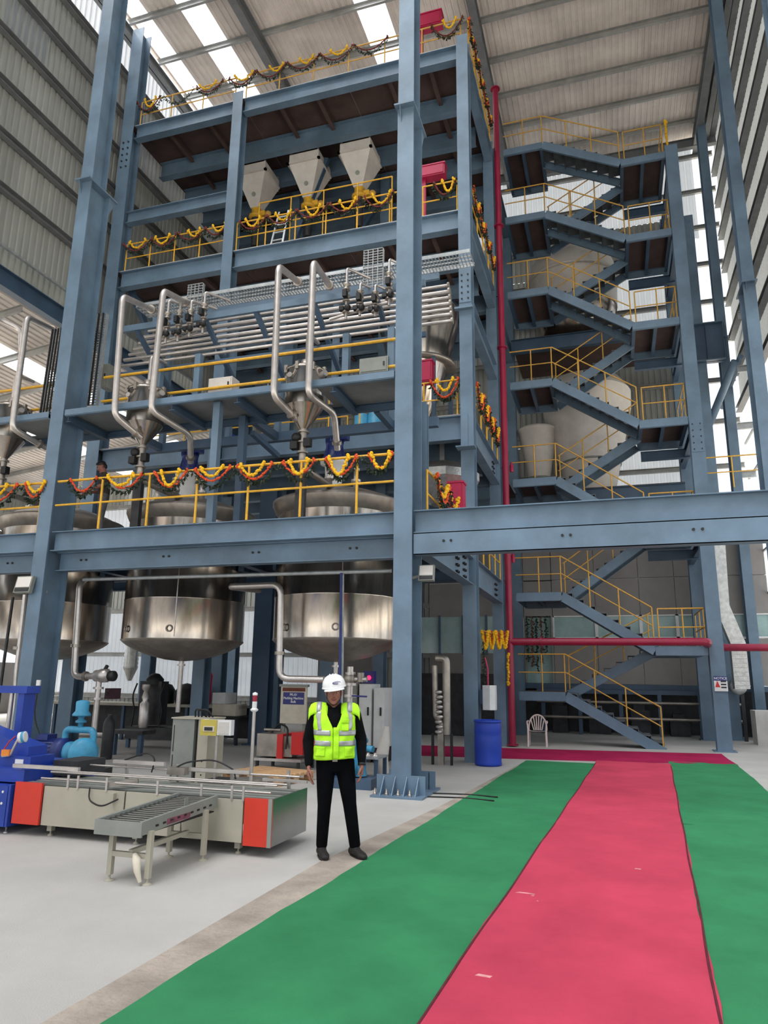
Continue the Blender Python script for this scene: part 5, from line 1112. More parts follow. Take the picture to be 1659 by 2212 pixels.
for px, lab in ((283, 'ribbed foil duct hanging in front of the bright back wall'),):
    p = oy(px, 1430, 19.0); m = MB(); pr = []
    for k in range(26): pr += [(.2, 1.9+k*.12), (.225, 1.96+k*.12)]
    t = Thing('flexible_duct', lab, 'duct', (p.x, 19, 1.6)); t.p('hose', MB().lathe((p.x, 19.0, 0), pr, 16), INSUL); t.p('hanger', MB().bar((p.x, 19.0, 5.0), (p.x, 19.0, L2-.6), .05), GALV); t.p('nozzle', MB().lathe((p.x, 19.0, 0), [(.06, 1.55), (.2, 1.9)], 16), INSUL)
for i, (px, Y_, w, lab) in enumerate(((315, 20.0, .34, 'light blue column under the tank in front of the bright back wall'), (470, 18.6, .32, 'light blue column right of the tank outlet pipe'), (565, 17.6, .5, 'dark blue column left of the sign stand'), (705, 18.2, .3, 'grey-blue column behind the helmet'))):
    p = oy(px, 1500, Y_); plain_column(p.x, Y_, L2-.9 if Y_ > 16 else 4, lab, w, .34, m_=STEEL if i != 2 else STEELD)
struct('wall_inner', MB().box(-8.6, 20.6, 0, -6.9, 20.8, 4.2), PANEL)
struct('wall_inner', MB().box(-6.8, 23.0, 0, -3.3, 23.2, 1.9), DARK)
pw = struct('window_1', MB().box(-6.6, 22.0, 2.5, -2.95, 22.05, 3.6), GLASSY)
for k in range(6): struct('glazing_bar', MB().box(-6.6+k*.73-.03, 21.95, 2.45, -6.6+k*.73+.03, 22.06, 3.65), STEELD, pw)
# dim steelwork under the white room
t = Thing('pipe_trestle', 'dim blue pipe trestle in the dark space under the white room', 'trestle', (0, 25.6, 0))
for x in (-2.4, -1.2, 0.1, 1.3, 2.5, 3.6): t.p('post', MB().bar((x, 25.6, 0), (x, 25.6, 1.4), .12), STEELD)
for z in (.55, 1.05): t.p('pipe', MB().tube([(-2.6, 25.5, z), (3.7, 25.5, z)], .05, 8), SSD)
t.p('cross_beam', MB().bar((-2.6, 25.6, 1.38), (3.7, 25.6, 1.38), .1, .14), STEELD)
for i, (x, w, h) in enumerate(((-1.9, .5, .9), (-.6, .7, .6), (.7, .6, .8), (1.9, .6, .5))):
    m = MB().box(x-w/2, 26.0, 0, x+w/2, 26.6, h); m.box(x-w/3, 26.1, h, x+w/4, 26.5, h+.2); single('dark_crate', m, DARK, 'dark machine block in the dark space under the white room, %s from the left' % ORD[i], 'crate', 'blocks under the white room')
# ================================================================== drum, white box, chair, block, duct, notice
q_ = oy(1054, 1600, 15.5); dx, dy = q_.x, 15.5; t = Thing('plastic_drum', 'bright blue plastic drum at the foot of the tower corner column', 'drum', (dx, dy, 0))
t.p('shell', MB().lathe((dx, dy, 0), [(.24, 0), (.272, .015), (.277, .05), (.27, .09), (.279, .3), (.279, .56), (.27, .60), (.279, .66), (.275, .82), (.258, .88)], 40), DRUMB); t.p('lid', MB().lathe((dx, dy, 0), [(.282, .855), (.289, .86), (.289, .895), (.272, .905), (.258, .88), (0, .875)], 40), DRUMB)
m = MB().cyl((dx-.1, dy-.08, .875), (dx-.1, dy-.08, .905), .035, 12); m.cyl((dx+.12, dy+.05, .875), (dx+.12, dy+.05, .905), .03, 12); t.p('bung', m, DRUMB)
m = MB(); x0 = -2.80; m.poly([(x0, 16.05, 1.08), (x0+.17, 15.98, 1.08), (x0+.27, 16.05, 1.08), (x0+.27, 16.3, 1.08), (x0, 16.3, 1.08)], (0, 0, 1), .52)
o = single('junction_box', m, WHITE, 'white box mounted on the tower corner column above the blue drum', 'box'); sub(o, 'conduit', MB().tube([(x0+.1, 16.18, 1.6), (x0+.1, 16.18, 1.95), (x0+.04, 16.2, 2.2)], .02, 6), CRIM)
sub(o, 'bracket', MB().box(x0-.08, 16.1, 1.2, x0, 16.2, 1.5), STEELD)
def chair(label, c, rz):
    t = Thing('garden_chair', label, 'chair', c); R_ = Matrix.Rotation(rz, 3, 'Z'); P = lambda x, y, z: V(c)+R_ @ V((x, y, z))
    PLA = mat('cream_plastic', (222, 206, 202), .45, 0, .05, 3)
    m = MB(); g = []
    for j in range(6):
        for i in range(7): u = i/6-.5; v = j/5-.5; g.append(P(u*(.46-.04*v), v*.44, .40-.02*math.cos(u*3)-.015*v))
    m.add(g+[p-V((0, 0, .018)) for p in g], [(j*7+i, j*7+i+1, j*7+8+i, j*7+7+i) for j in range(5) for i in range(6)]+[(42+j*7+i, 42+j*7+7+i, 42+j*7+8+i, 42+j*7+i+1) for j in range(5) for i in range(6)], True)
    t.p('seat', m, PLA)
    for sx in (-1, 1):
        t.p('leg', MB().tube([P(sx*.24, -.24, 0), P(sx*.235, -.22, .40), P(sx*.25, -.2, .60)], [.026, .028, .02], 8), PLA); t.p('leg', MB().tube([P(sx*.23, .27, 0), P(sx*.22, .22, .40)], [.024, .028], 8), PLA)
        t.p('armrest', MB().tube(fillet([P(sx*.25, -.22, .59), P(sx*.27, -.05, .63), P(sx*.25, .18, .64)], .1), .022, 8), PLA)
    t.p('back_frame', MB().tube([P(.24*math.cos(a), .20+.06*math.sin(a), .40+.40*math.sin(a)**.8) if math.sin(a) > 0 else P(.24*math.cos(a), .2, .4) for a in [math.pi*k/16 for k in range(17)]], .022, 8), PLA)
    for k in range(6): s = -.16+.064*k; a = math.acos(s*1.1/.24); t.p('back_slat', MB().bar(P(s*.65, .21, .40), P(s*1.1, .20+.06*math.sin(a), .40+.38*math.sin(a)**.8), .028, .012, R_ @ V((0, 1, 0))), PLA)
    return t
chair('cream plastic garden chair with slatted back beside the crimson riser', (-2.10, 20.45, 0), 0.05)
p = oz(1640, 1600, 0); o = single('concrete_block', MB().box(3.75, 23.6, 0, 4.75, 24.4, .95), mat('pale_plaster', (200, 198, 194), .8, 0, .08, 2), 'pale square plinth at the right edge near the back columns', 'plinth')
t = Thing('exhaust_fan', 'round grey exhaust blower with bright rim above the pale plinth', 'fan', (3.5, 25.0, 1.2)); t.p('housing', MB().lathe((3.55, 24.9, 1.62), [(.12, -.1), (.24, -.1), (.26, 0), (.24, .1), (.12, .1)], 20, (.3, -1, 0)), GALV); t.p('impeller', MB().lathe((3.55, 24.9, 1.62), [(0, -.05), (.11, -.04), (.11, .04), (0, .05)], 14, (.3, -1, 0)), WHITE); t.p('stand', MB().bar((3.65, 24.9, 0), (3.65, 24.9, 1.4), .1), DARK)
t = Thing('foil_duct', 'foil clad square duct bending down beside the stair column', 'duct', (3.1, 24.6, 1.6)); Y_ = 24.4
a = oy(1552, 1200, Y_); b = oy(1558, 1315, Y_); c = oy(1597, 1380, Y_); d = oy(1602, 1488, Y_)
m = MB(); vs = []; cs = [(a.x, 6.4), (b.x, b.z+.1), (d.x, c.z-.15), (d.x, d.z)]
for x_, z_ in cs: vs += [(x_-.21, Y_-.21, z_), (x_+.21, Y_-.21, z_), (x_+.21, Y_+.21, z_), (x_-.21, Y_+.21, z_)]
m.add(vs, [(k*4+q, k*4+(q+1) % 4, k*4+4+(q+1) % 4, k*4+4+q) for k in range(3) for q in range(4)]+[(3, 2, 1, 0), (12, 13, 14, 15)]); t.p('duct_shell', m, INSUL)
m = MB()
for k in range(9): m.bar((d.x-.22, Y_-.215, d.z+.1+k*.13), (d.x+.22, Y_-.215, d.z+.1+k*.13), .012)
t.p('seam', m, GALV); t.p('bracket', MB().bar((a.x, Y_+.2, 5.2), (a.x, 26.1, 5.2), .06), GALV)
a = oy(1544, 1493, 20.84); b = oy(1570, 1461, 20.84); o = single('notice_board', MB().box(a.x, 20.83, a.z, b.x, 20.845, b.z), WHITE, 'white notice with blue heading and red triangle on the blue stair column', 'sign')
sub(o, 'heading', MB().box(a.x, 20.824, b.z-.11, b.x, 20.83, b.z), SIGNB); text('NOTICE', ((a.x+b.x)/2, 20.822, b.z-.055), .085, WHITE, parent=o, off=o.location, bold=.001)
w = b.x-a.x; sub(o, 'warning_triangle', MB().poly([(a.x+.02, 20.826, a.z+.1), (a.x+w*.45, 20.826, a.z+.1), (a.x+w*.24, 20.826, a.z+.27)], (0, 1, 0), .005), SIGNR)
m = MB()
for k in range(3): m.box(a.x+w*.5, 20.825, a.z+.08+k*.075, b.x-.03, 20.83, a.z+.115+k*.075)
sub(o, 'text_lines', m, INK)
# floodlights
def flood(label, px0, px1, py0, py1, Y, xcol):
    a = oy(px0, py1, Y); b = oy(px1, py0, Y); c = (a+b)/2; t = Thing('floodlight', label, 'lamp', c); w = abs(b.x-a.x)/2; h = abs(b.z-a.z)/2
    R_ = Matrix.Rotation(math.radians(-12), 3, 'X'); m = MB().box(-w, -.03, -h, w, .05, h); m.v = [c+R_ @ p for p in m.v]; t.p('housing', m, GREYM)
    m = MB().box(-w*.86, -.038, -h*.35, w*.86, -.03, h*.88); m.v = [c+R_ @ p for p in m.v]; t.p('glass', m, LEDM); m = MB().box(-w*.86, -.038, -h*.88, w*.86, -.03, -h*.45); m.v = [c+R_ @ p for p in m.v]; t.p('driver_cover', m, DARK)
    t.p('bracket', MB().bar((c.x, Y+.04, c.z), (xcol, YF+.3, c.z-.1), .04), GREYM); return t
flood('square floodlight on the left column below the beam', 33, 72, 1244, 1282, 10.9, XLC)
flood('square floodlight right of the middle column below the beam', 905, 938, 1220, 1256, 11.3, XC)
p = oy(82, 1475, 10.97); o = single('switch_box', MB().box(p.x-.04, YF-.03, p.z-.05, p.x+.04, YF, p.z+.05), WHITE, 'small white switch on the left column above the blue machine', 'switch')
sub(o, 'cable', MB().tube(fillet([(p.x, YF-.015, p.z-.05), (p.x+.0, YF-.04, p.z-.6), (p.x+.25, YF-.05, p.z-1.0), (p.x+.5, YF-.02, p.z-1.05)], .2), .012, 6), BLACK)
q0 = oz(905, 1712, .01); 
for k, dy_ in enumerate((0, .35)): single('loose_cable', MB().tube(fillet([(XC+.4, 11.4-dy_, .012), (XC+.9, 11.5-dy_, .012), (XC+1.4, 11.35-dy_, .02)], .3), .01, 6), BLACK, ('black cable lying on the floor by the middle column base, farther one', 'black cable lying on the floor by the middle column base, nearer one')[k], 'cable')
# gear by the right wall
t = Thing('plate_girder', 'deep blue girder spanning beside the stair column to the right wall', 'beam', (3.6, 26.0, 13)); a = oy(1495, 785, 25.2); b = oy(1565, 695, 25.2)
t.p('web', MB().box(a.x, 25.2, a.z, 4.2, 25.24, b.z), STEELD); t.p('flange', MB().box(a.x, 25.05, b.z-.03, 4.2, 25.4, b.z), STEEL); t.p('flange', MB().box(a.x, 25.05, a.z, 4.2, 25.4, a.z+.03), STEEL)
for k in range(3): t.p('stiffener', MB().box(a.x+.5+k*.6, 25.1, a.z+.03, a.x+.514+k*.6, 25.2, b.z-.03), STEELD)
for i, (p0, p1, lab) in enumerate((((1625, 640), (1600, 760), 'upper'), ((1588, 780), (1498, 1000), 'middle'), ((1600, 770), (1560, 880), 'lower'))):
    a = oy(*p0, 24.0); b = oy(*p1, 27.0); pipe('%s diagonal bracing tube on the open right wall' % lab, [a, b], .13 if i == 1 else .09, STEEL, cat='brace', name='wall_brace')
for i, z in enumerate((13.0, 11.6, 10.0, 8.6)): single('wall_bracket', MB().channel((4.3, 23.0+i, z), (4.9, 23.0+i, z), .22, .1, .012), GALV, 'short galvanised wall bracket by the right columns, %s from the top' % ORD[i], 'bracket', 'brackets by the right wall')
q = oy(1590, 1600, 25.4); plain_column(q.x, 25.4, oy(1490, 470, 25.4).z, 'pale blue column with cut-off top behind the stair column, near the open wall', .34, .34)
# ================================================================== people
SKIN = mat('skin', (150, 96, 82), .55, 0, .08, 12); HAIR = mat('dark_hair', (26, 20, 20), .6, 0, .2, 30); SHIRT = mat('black_shirt', (12, 13, 16), .95, 0, .2, 8, .3, 40, spec=.15); TROU = mat('dark_trousers', (9, 9, 14), .95, 0, .2, 8, .3, 40, spec=.1)
VEST = mat('hi_vis_vest', (186, 255, 36), .75, 0, .05, 8, .25, 30); REFL = mat('reflective_tape', (176, 178, 178), .4, .3, .05, 20); SHOE = mat('brown_black_shoe', (30, 26, 24), .7, 0, .2, 12); HELM = mat('white_helmet', (236, 236, 236), .3, 0, .03, 3)
LIP = mat('lips', (120, 58, 56), .5, 0, .05); EYEW = mat('eye_white', (200, 196, 190), .3, 0, .03); OLIVE = mat('olive_shirt', (60, 54, 48), .85, 0, .2, 8); GREYT = mat('grey_trousers', (92, 92, 96), .85, 0, .2, 8)
def loft(mb, rings, n=16, caps=True):
    """rings: (centre, half width vec, half depth vec[, squareness])"""
    vs = []
    for r in rings:
        c, a, b = V(r[0]), V(r[1]), V(r[2]); e = r[3] if len(r) > 3 else 1.0
        for j in range(n):
            t = 2*math.pi*j/n; ct, st = math.cos(t), math.sin(t)
            vs.append(c+a*(math.copysign(abs(ct)**e, ct))+b*(math.copysign(abs(st)**e, st)))
    fs = [(i*n+j, i*n+(j+1) % n, (i+1)*n+(j+1) % n, (i+1)*n+j) for i in range(len(rings)-1) for j in range(n)]
    mb.add(vs, fs, True)
    if caps: mb.add(vs[:n], [tuple(range(n-1, -1, -1))], True); mb.add(vs[-n:], [tuple(range(n))], True)
    return mb
def limb(mb, pts, rs, n=14):
    """tapered round limb with domed ends"""
    pts = [V(p) for p in pts]; d0 = (pts[0]-pts[1]).normalized(); d1 = (pts[-1]-pts[-2]).normalized()
    P = [pts[0]+d0*rs[0]*.8]+pts+[pts[-1]+d1*rs[-1]*.8]; R_ = [rs[0]*.45]+list(rs)+[rs[-1]*.45]
    return mb.tube(P, R_, n)
def fuse(name, mb, mt, xf, off, voxel=.008, smooth=3, parent=None):
    """grow one continuous surface out of overlapping closed volumes"""
    m = MB(); m.v = [xf(p) for p in mb.v]; m.f = mb.f; m.sm = [True]*len(mb.f)
    me = m.mesh(name+'_raw', off); fix_normals(me); o = bpy.data.objects.new(name, me); COL.objects.link(o)
    r = o.modifiers.new('r', 'REMESH'); r.mode = 'VOXEL'; r.voxel_size = voxel
    s = o.modifiers.new('s', 'SMOOTH'); s.iterations = smooth; s.factor = .5
    bpy.context.view_layer.update(); dg = bpy.context.evaluated_depsgraph_get()
    e = bpy.data.meshes.new_from_object(o.evaluated_get(dg)); o.modifiers.clear(); o.data = e
    e.polygons.foreach_set('use_smooth', [True]*len(e.polygons)); e.materials.clear(); e.materials.append(mt); e.name = name; o.parent = parent; return o
def hand(mb, wrist, side, fwd=(0, 0, -1), palm_n=(1, 0, 0), curl=.5, s=1.0):
    """relaxed hand hanging along fwd; thumb towards +y (front)"""
    w = V(wrist); f = V(fwd).normalized(); t = V((0, 1, 0)); t = (t-f*t.dot(f)).normalized(); n = f.cross(t)*side
    loft(mb, [(w-f*.03, t*.026*s, n*.02*s), (w+f*.02, t*.03*s, n*.018*s), (w+f*.06*s, t*.041*s, n*.017*s), (w+f*.09*s, t*.042*s, n*.015*s)], 12)
    for k, (o, L) in enumerate(((.031, .072), (.011, .082), (-.010, .076), (-.030, .058))):
        b = w+f*.085*s+t*o*s; a = curl*(.8+.12*k); p = [b-f*.02]; d = f
        for q, fr in enumerate((.45, .32, .23)):
            ang = a*(.5+.55*q); d = (f*math.cos(ang)+n*math.sin(ang)).normalized(); p.append(p[-1]+d*(L*fr*s+(.02 if q == 0 else 0)))
        limb(mb, p, [.0095*s, .009*s, .0085*s, .0075*s], 8)
    b = w+f*.03*s+t*.028*s; limb(mb, [b, b+(f*.5+t*.75+n*.3).normalized()*.035*s, b+(f*.5+t*.75+n*.3).normalized()*.035*s+(f*.85+t*.25+n*.35).normalized()*.03*s, b+(f*.5+t*.75+n*.3).normalized()*.035*s+(f*.9+t*.05+n*.4).normalized()*.055*s], [.013*s, .0115*s, .010*s, .0085*s], 8)
def head(mb, c, tilt=0):
    """head volume around c (centre of skull), face towards +y"""
    x, y, z = c
    loft(mb, [((x, y+.012, z-.118), (.03, 0, 0), (0, .03, 0)), ((x, y+.018, z-.105), (.045, 0, 0), (0, .055, 0)), ((x, y+.012, z-.075), (.058, 0, 0), (0, .075, 0)), ((x, y+.004, z-.035), (.067, 0, 0), (0, .088, 0)), ((x, y, z+.01), (.073, 0, 0), (0, .094, 0)), ((x, y-.004, z+.055), (.075, 0, 0), (0, .096, 0)), ((x, y-.008, z+.09), (.064, 0, 0), (0, .084, 0)), ((x, y-.01, z+.115), (.035, 0, 0), (0, .05, 0))], 20)
    loft(mb, [((x, y+.088, z+.012), (.009, 0, 0), (0, .008, 0)), ((x, y+.098, z-.012), (.011, 0, 0), (0, .012, 0)), ((x, y+.104, z-.032), (.016, 0, 0), (0, .015, 0)), ((x, y+.092, z-.043), (.013, 0, 0), (0, .01, 0))], 10)
    for s in (-1, 1):
        mb.ball((x+s*.031, y+.080, z+.024), (.024, .012, .008), 10, 6); mb.ball((x+s*.040, y+.066, z-.022), (.022, .018, .018), 10, 6)
        loft(mb, [((x+s*.072, y-.004, z-.035), (.008, 0, 0), (0, .010, 0)), ((x+s*.079, y-.006, z-.015), (.009, 0, 0), (0, .016, 0)), ((x+s*.082, y-.010, z+.012), (.010, 0, 0), (0, .019, 0)), ((x+s*.078, y-.010, z+.026), (.006, 0, 0), (0, .012, 0))], 10)
    mb.ball((x, y+.078, z-.098), (.024, .02, .018), 10, 6)
def place(loc, face):
    f = V((face[0], face[1], 0)).normalized(); r = V((-f.y, f.x, 0))
    return lambda p: V(loc)+r*p[0]+f*p[1]+V((0, 0, 1))*p[2]
def face_bits(t, xf, c, body, glasses=False):
    x, y, z = c
    def P(nm, m, mt):
        m.v = [xf(p) for p in m.v]; t.p(nm, m, mt, body)
    m = MB()
    for s in (-1, 1): m.ball((x+s*.031, y+.082, z+.006), (.013, .010, .007), 10, 6)
    P('eyes', m, EYEW); m = MB()
    for s in (-1, 1): m.ball((x+s*.031, y+.0895, z+.006), (.006, .004, .006), 8, 6)
    P('irises', m, HAIR); m = MB()
    for s in (-1, 1): m.tube([(x+s*.014, y+.093, z+.026), (x+s*.031, y+.093, z+.032), (x+s*.050, y+.078, z+.024)], .0055, 6)
    P('eyebrows', m, HAIR); m = MB(); m.tube([(x-.027, y+.081, z-.057), (x-.010, y+.093, z-.066), (x+.010, y+.093, z-.066), (x+.027, y+.081, z-.057)], .0055, 8); P('mouth', m, LIP)
# ---- the man in the hi-vis vest
loc = V((-2.745, 7.17, 0)); xf = place(loc, (2.745, -7.17)); t = Thing('person', 'person in hi-vis vest, white helmet and dark trousers standing by the green carpet', 'person', loc)
# local axes: x = image right, y = towards the camera, z = up
xf = (lambda f: (lambda p: loc+V((-f.y, f.x, 0))*p[0]+f*p[1]+V((0, 0, 1))*p[2]))(V((.3575, -.9339, 0)))
HC = (-.055, .03, 1.565)
shL, shR = V((-.242, 0, 1.375)), V((.160, 0, 1.365)); elL, elR = V((-.305, -.02, 1.09)), V((.240, -.03, 1.10)); wrL, wrR = V((-.285, .05, .85)), V((.245, .04, .87))
hipL, hipR = V((-.115, 0, .90)), V((.070, 0, .90)); knL, knR = V((-.120, .03, .48)), V((.135, .02, .48)); anL, anR = V((-.135, 0, .10)), V((.195, 0, .10))
tor = [((-.02, 0, .86), (.165, 0, 0), (0, .105, 0), .85), ((-.025, .01, .95), (.165, 0, 0), (0, .115, 0), .85), ((-.03, .015, 1.08), (.155, 0, 0), (0, .12, 0), .85), ((-.035, .01, 1.22), (.17, 0, 0), (0, .12, 0), .85), ((-.04, 0, 1.34), (.185, 0, 0), (0, .105, 0), .9), ((-.045, -.01, 1.405), (.14, 0, 0), (0, .08, 0)), ((-.05, -.01, 1.43), (.08, 0, 0), (0, .062, 0))]
b = MB(); loft(b, tor, 20); limb(b, [(-.05, 0, 1.38), (-.055, .015, 1.50)], [.058, .054]); head(b, HC)
for s, e, w, sd_ in ((shL, elL, wrL, -1), (shR, elR, wrR, 1)):
    limb(b, [s, e, w], [.05, .042, .028]); hand(b, w, -sd_, ((w-e).normalized()+V((0, .1, -.6))).normalized(), curl=.55, s=1.12)
for h, k, a in ((hipL, knL, anL), (hipR, knR, anR)):
    limb(b, [h, k, a+V((0, 0, .02))], [.082, .055, .034])
body = fuse('body', b, SKIN, xf, t.loc, .007, 2, t.o)
face_bits(t, xf, HC, body)
b = MB(); loft(b, [(c, V(a)*1.06, V(d)*1.08, *e) for c, a, d, *e in tor[1:]]+[((-.05, -.018, 1.452), (.068, 0, 0), (0, .058, 0))], 20)
for s, e, w in ((shL, elL, wrL), (shR, elR, wrR)): limb(b, [s, s.lerp(e, .5), e, e.lerp(w, .5), w+(e-w)*.06], [.068, .062, .056, .05, .04])
fuse('shirt', b, SHIRT, xf, t.loc, .009, 3, t.o)
b = MB(); loft(b, [((-.02, 0, .80), (.15, 0, 0), (0, .10, 0), .9), ((-.02, 0, .86), (.178, 0, 0), (0, .118, 0), .85), ((-.025, .008, .94), (.172, 0, 0), (0, .122, 0), .85), ((-.025, .01, .99), (.168, 0, 0), (0, .122, 0), .85)], 20)
for h, k, a in ((hipL, knL, anL), (hipR, knR, anR)): limb(b, [h, h.lerp(k, .5), k, k.lerp(a, .5), a+V((0, 0, .0))], [.103, .088, .068, .062, .056])
fuse('trousers', b, TROU, xf, t.loc, .009, 3, t.o)
# vest: a shell over the torso with arm openings, hem at .93
def vest_ring(z):
    prs = [((-.034, .012), .200, .145), ((-.034, .018), .192, .148), ((-.037, .012), .202, .145), ((-.042, .002), .222, .128), ((-.046, -.008), .19, .105)]; zz = [.93, 1.08, 1.22, 1.34, 1.405]
    for i in range(len(zz)-1):
        if z <= zz[i+1] or i == len(zz)-2:
            u = (z-zz[i])/(zz[i+1]-zz[i]); u = max(-.1, min(1.2, u)); p, q = prs[i], prs[i+1]; return tuple(p[0][k]*(1-u)+q[0][k]*u for k in (0, 1)), p[1]*(1-u)+q[1]*u, p[2]*(1-u)+q[2]*u
def vp(ang, z, off=0.0):
    c, a, d = vest_ring(z); ct, st = math.cos(ang), math.sin(ang); e = .85
    return V((c[0]+(a+off)*math.copysign(abs(ct)**e, ct), c[1]+(d+off)*math.copysign(abs(st)**e, st), z))
def patch(a0, a1, z0, z1, off=.004, th=.006, na=14, nz=8, zf=None):
    """piece of cloth lying on the vest surface (angle range, height range)"""
    m = MB(); g = []
    for k in (0, 1):
        for j in range(nz+1):
            for i in range(na+1):
                a = a0+(a1-a0)*i/na; lo, hi = (z0, z1) if zf is None else zf(a); z = lo+(hi-lo)*j/nz
                p = vp(a, z, off+th*k+.004*math.sin(a*9+z*31)+.003*math.sin(z*60+a*3)); g.append(xf(p))
    N = (nz+1)*(na+1); fs = []
    for j in range(nz):
        for i in range(na):
            q = j*(na+1)+i; fs.append((q, q+na+1, q+na+2, q+1)); fs.append((N+q, N+q+1, N+q+na+2, N+q+na+1))
    for i in range(na):
        fs.append((i, i+1, N+i+1, N+i)); q = nz*(na+1)+i; fs.append((q, N+q, N+q+1, q+1))
    for j in range(nz):
        q = j*(na+1); fs.append((q, N+q, N+q+na+1, q+na+1)); q = q+na; fs.append((q, q+na+1, N+q+na+1, N+q))
    return m.add(g, fs, True)
FR = math.pi/2
def vtop(a):
    """upper edge: v-neck in front, dips at the arm holes"""
    d = math.atan2(math.sin(a-FR), math.cos(a-FR)); s = abs(d)
    hi = 1.405
    if s < .36: hi = 1.195+.21*(s/.36)
    if s > .95 and s < 2.2: hi = 1.405-.20*math.sin((s-.95)/1.25*math.pi)
    return (.925+.01*math.sin(a*2), hi)
ve = t.p('vest', patch(FR-.06-2*math.pi+.10, FR+.04-.02, 0, 0, .004, .007, 84, 24, vtop), VEST)
m = MB(); YX = [.068, .095, .125, .165, .205, .240, .262]; YZ = [1.452, 1.462, 1.466, 1.466, 1.462, 1.444, 1.40]
def yk(s, i, v, off=0.0):
    a = v*1.5; return V((-.045+s*YX[i], -.012+(.098+off)*math.sin(a)*(1-.10*(i > 4)), YZ[i]-.092*(1-math.cos(a))+off*math.cos(a)))
def ygrid(m, s, cols, v0, v1, o0, o1, nv=12):
    g = []; nc = len(cols)
    for o_ in (o0, o1):
        for k in range(nv+1):
            for c in cols:
                i = int(c); u = c-i; p = yk(s, i, v0+(v1-v0)*k/nv, o_)
                if u > 0: p = p.lerp(yk(s, i+1, v0+(v1-v0)*k/nv, o_), u)
                g.append(xf(p))
    N = (nv+1)*nc; fs = []
    for k in range(nv):
        for i in range(nc-1):
            q = k*nc+i; fs.append((q, q+1, q+nc+1, q+nc)); fs.append((N+q, N+q+nc, N+q+nc+1, N+q+1))
        q = k*nc; fs.append((q, q+nc, N+q+nc, N+q)); q += nc-1; fs.append((q, N+q, N+q+nc, q+nc))
    for i in range(nc-1): fs.append((i, N+i, N+i+1, i+1)); q = nv*nc+i; fs.append((q, q+1, N+q+1, N+q))
    return m.add(g, fs, True)
for s in (-1, 1): ygrid(m, s, [0, 1, 2, 3, 4, 5, 6], -1.05, 1.12, 0, .008)
t.p('shoulder_yoke', m, VEST, ve)
m = MB()
for s in (-1, 1): ygrid(m, s, [2.1, 2.7, 3.4], -1, 1, .0085, .0115)
t.p('shoulder_tape', m, REFL, ve, 'grey reflective shoulder tape')
for s in (-1, 1): t.p('chest_tape', patch(FR-s*.72-.13, FR-s*.72+.13, 1.20, 1.385, .0125, .003, 6, 10), REFL, ve, 'grey reflective chest tape')
for z0 in (1.055, 1.155): t.p('waist_tape', patch(FR-.10-2*math.pi+.24, FR-.08, z0, z0+.05, .0125, .003, 70, 3), REFL, ve, 'grey reflective waist tape')
t.p('zip_placket', patch(FR-.16, FR+.03, .93, 1.235, .014, .005, 5, 14), VEST, ve)
t.p('pocket', patch(FR-.62, FR-.26, 1.20, 1.305, .014, .006, 8, 8), VEST, ve); t.p('pocket_flap', patch(FR-.63, FR-.25, 1.275, 1.315, .021, .005, 8, 4), VEST, ve)
t.p('pocket', patch(FR+.40, FR+1.0, .955, 1.045, .014, .006, 10, 8), VEST, ve); t.p('pocket', patch(FR-1.0, FR-.45, .955, 1.045, .014, .006, 10, 8), VEST, ve)
m = MB(); m.box(-.05, .125, .905, .0, .14, .935); m.v = [xf(p) for p in m.v]; t.p('belt_buckle', m, SSD)
# collar, chin strap, helmet, watch, shoes
m = MB()
for s in (-1, 1): m.poly([xf(p) for p in (V((-.052+s*.012, .066, 1.425)), V((-.052+s*.075, .030, 1.475)), V((-.052+s*.078, -.01, 1.485)), V((-.052+s*.072, .055, 1.415)))], xf(V((0, 1, 0)))-xf(V((0, 0, 0))), .006)
t.p('collar', m, SHIRT)
x, y, z = HC; m = MB(); prof_ = [(.128, -.0), (.127, .03), (.116, .07), (.09, .105), (.05, .125), (0, .132)]
m.lathe((0, 0, 0), prof_, 28); m.v = [V((p.x*.94, p.y*1.08, p.z)) for p in m.v]
rim = MB().lathe((0, 0, 0), [(.122, 0), (.134, -.006), (.134, .006), (.124, .012)], 28); rim.v = [V((p.x*.94, p.y*1.08, p.z)) for p in rim.v]
br = MB(); g = []
for k in (0, 1):
    for j in range(2):
        for i in range(9): a = math.radians(30+120*i/8); r_ = .125+.05*j*max(0.0, math.sin((a-math.radians(30))/math.radians(120)*math.pi))**.5; g.append(V((r_*.94*math.cos(a), r_*1.08*math.sin(a), -.002-.014*j-.006*k)))
br.add(g, [(i, i+1, 10+i, 9+i) for i in range(8)]+[(18+i, 27+i, 28+i, 19+i) for i in range(8)]+[(9+i, 10+i, 28+i, 27+i) for i in range(8)], True)
rg = MB()
for o_ in (-.03, 0, .03): rg.tube([(o_, .125*math.cos(a)*1.0, .025+.108*math.sin(a)) for a in [math.pi*(.1+.8*k/10) for k in range(11)]], .006, 6)
Rh = Matrix.Rotation(math.radians(-8), 3, 'Y') @ Matrix.Rotation(math.radians(-6), 3, 'X')
hx = lambda p: xf(V((x, y-.005, z+.062))+Rh @ V(p))
for mm in (m, rim, br, rg): mm.v = [hx(p) for p in mm.v]
hm = t.p('helmet', m, HELM); t.p('rim', rim, HELM, hm); t.p('peak', br, HELM, hm); t.p('crown_ridges', rg, HELM, hm)
em = MB(); em.tube([hx((.030+.040*math.cos(a), .137-.25*abs(.03+.04*math.cos(a))**1.3, .052+.013*math.sin(a))) for a in [k*math.pi/8 for k in range(14)]], .0028, 5)
em.tube([hx((-.012, .139, .05)), hx((.0, .139, .056)), hx((.012, .138, .05)), (hx((.024, .137, .057))), hx((.036, .135, .05)), hx((.05, .131, .054))], .003, 5); t.p('emblem', em, SIGNB, hm, 'dark swoosh emblem on the helmet front')
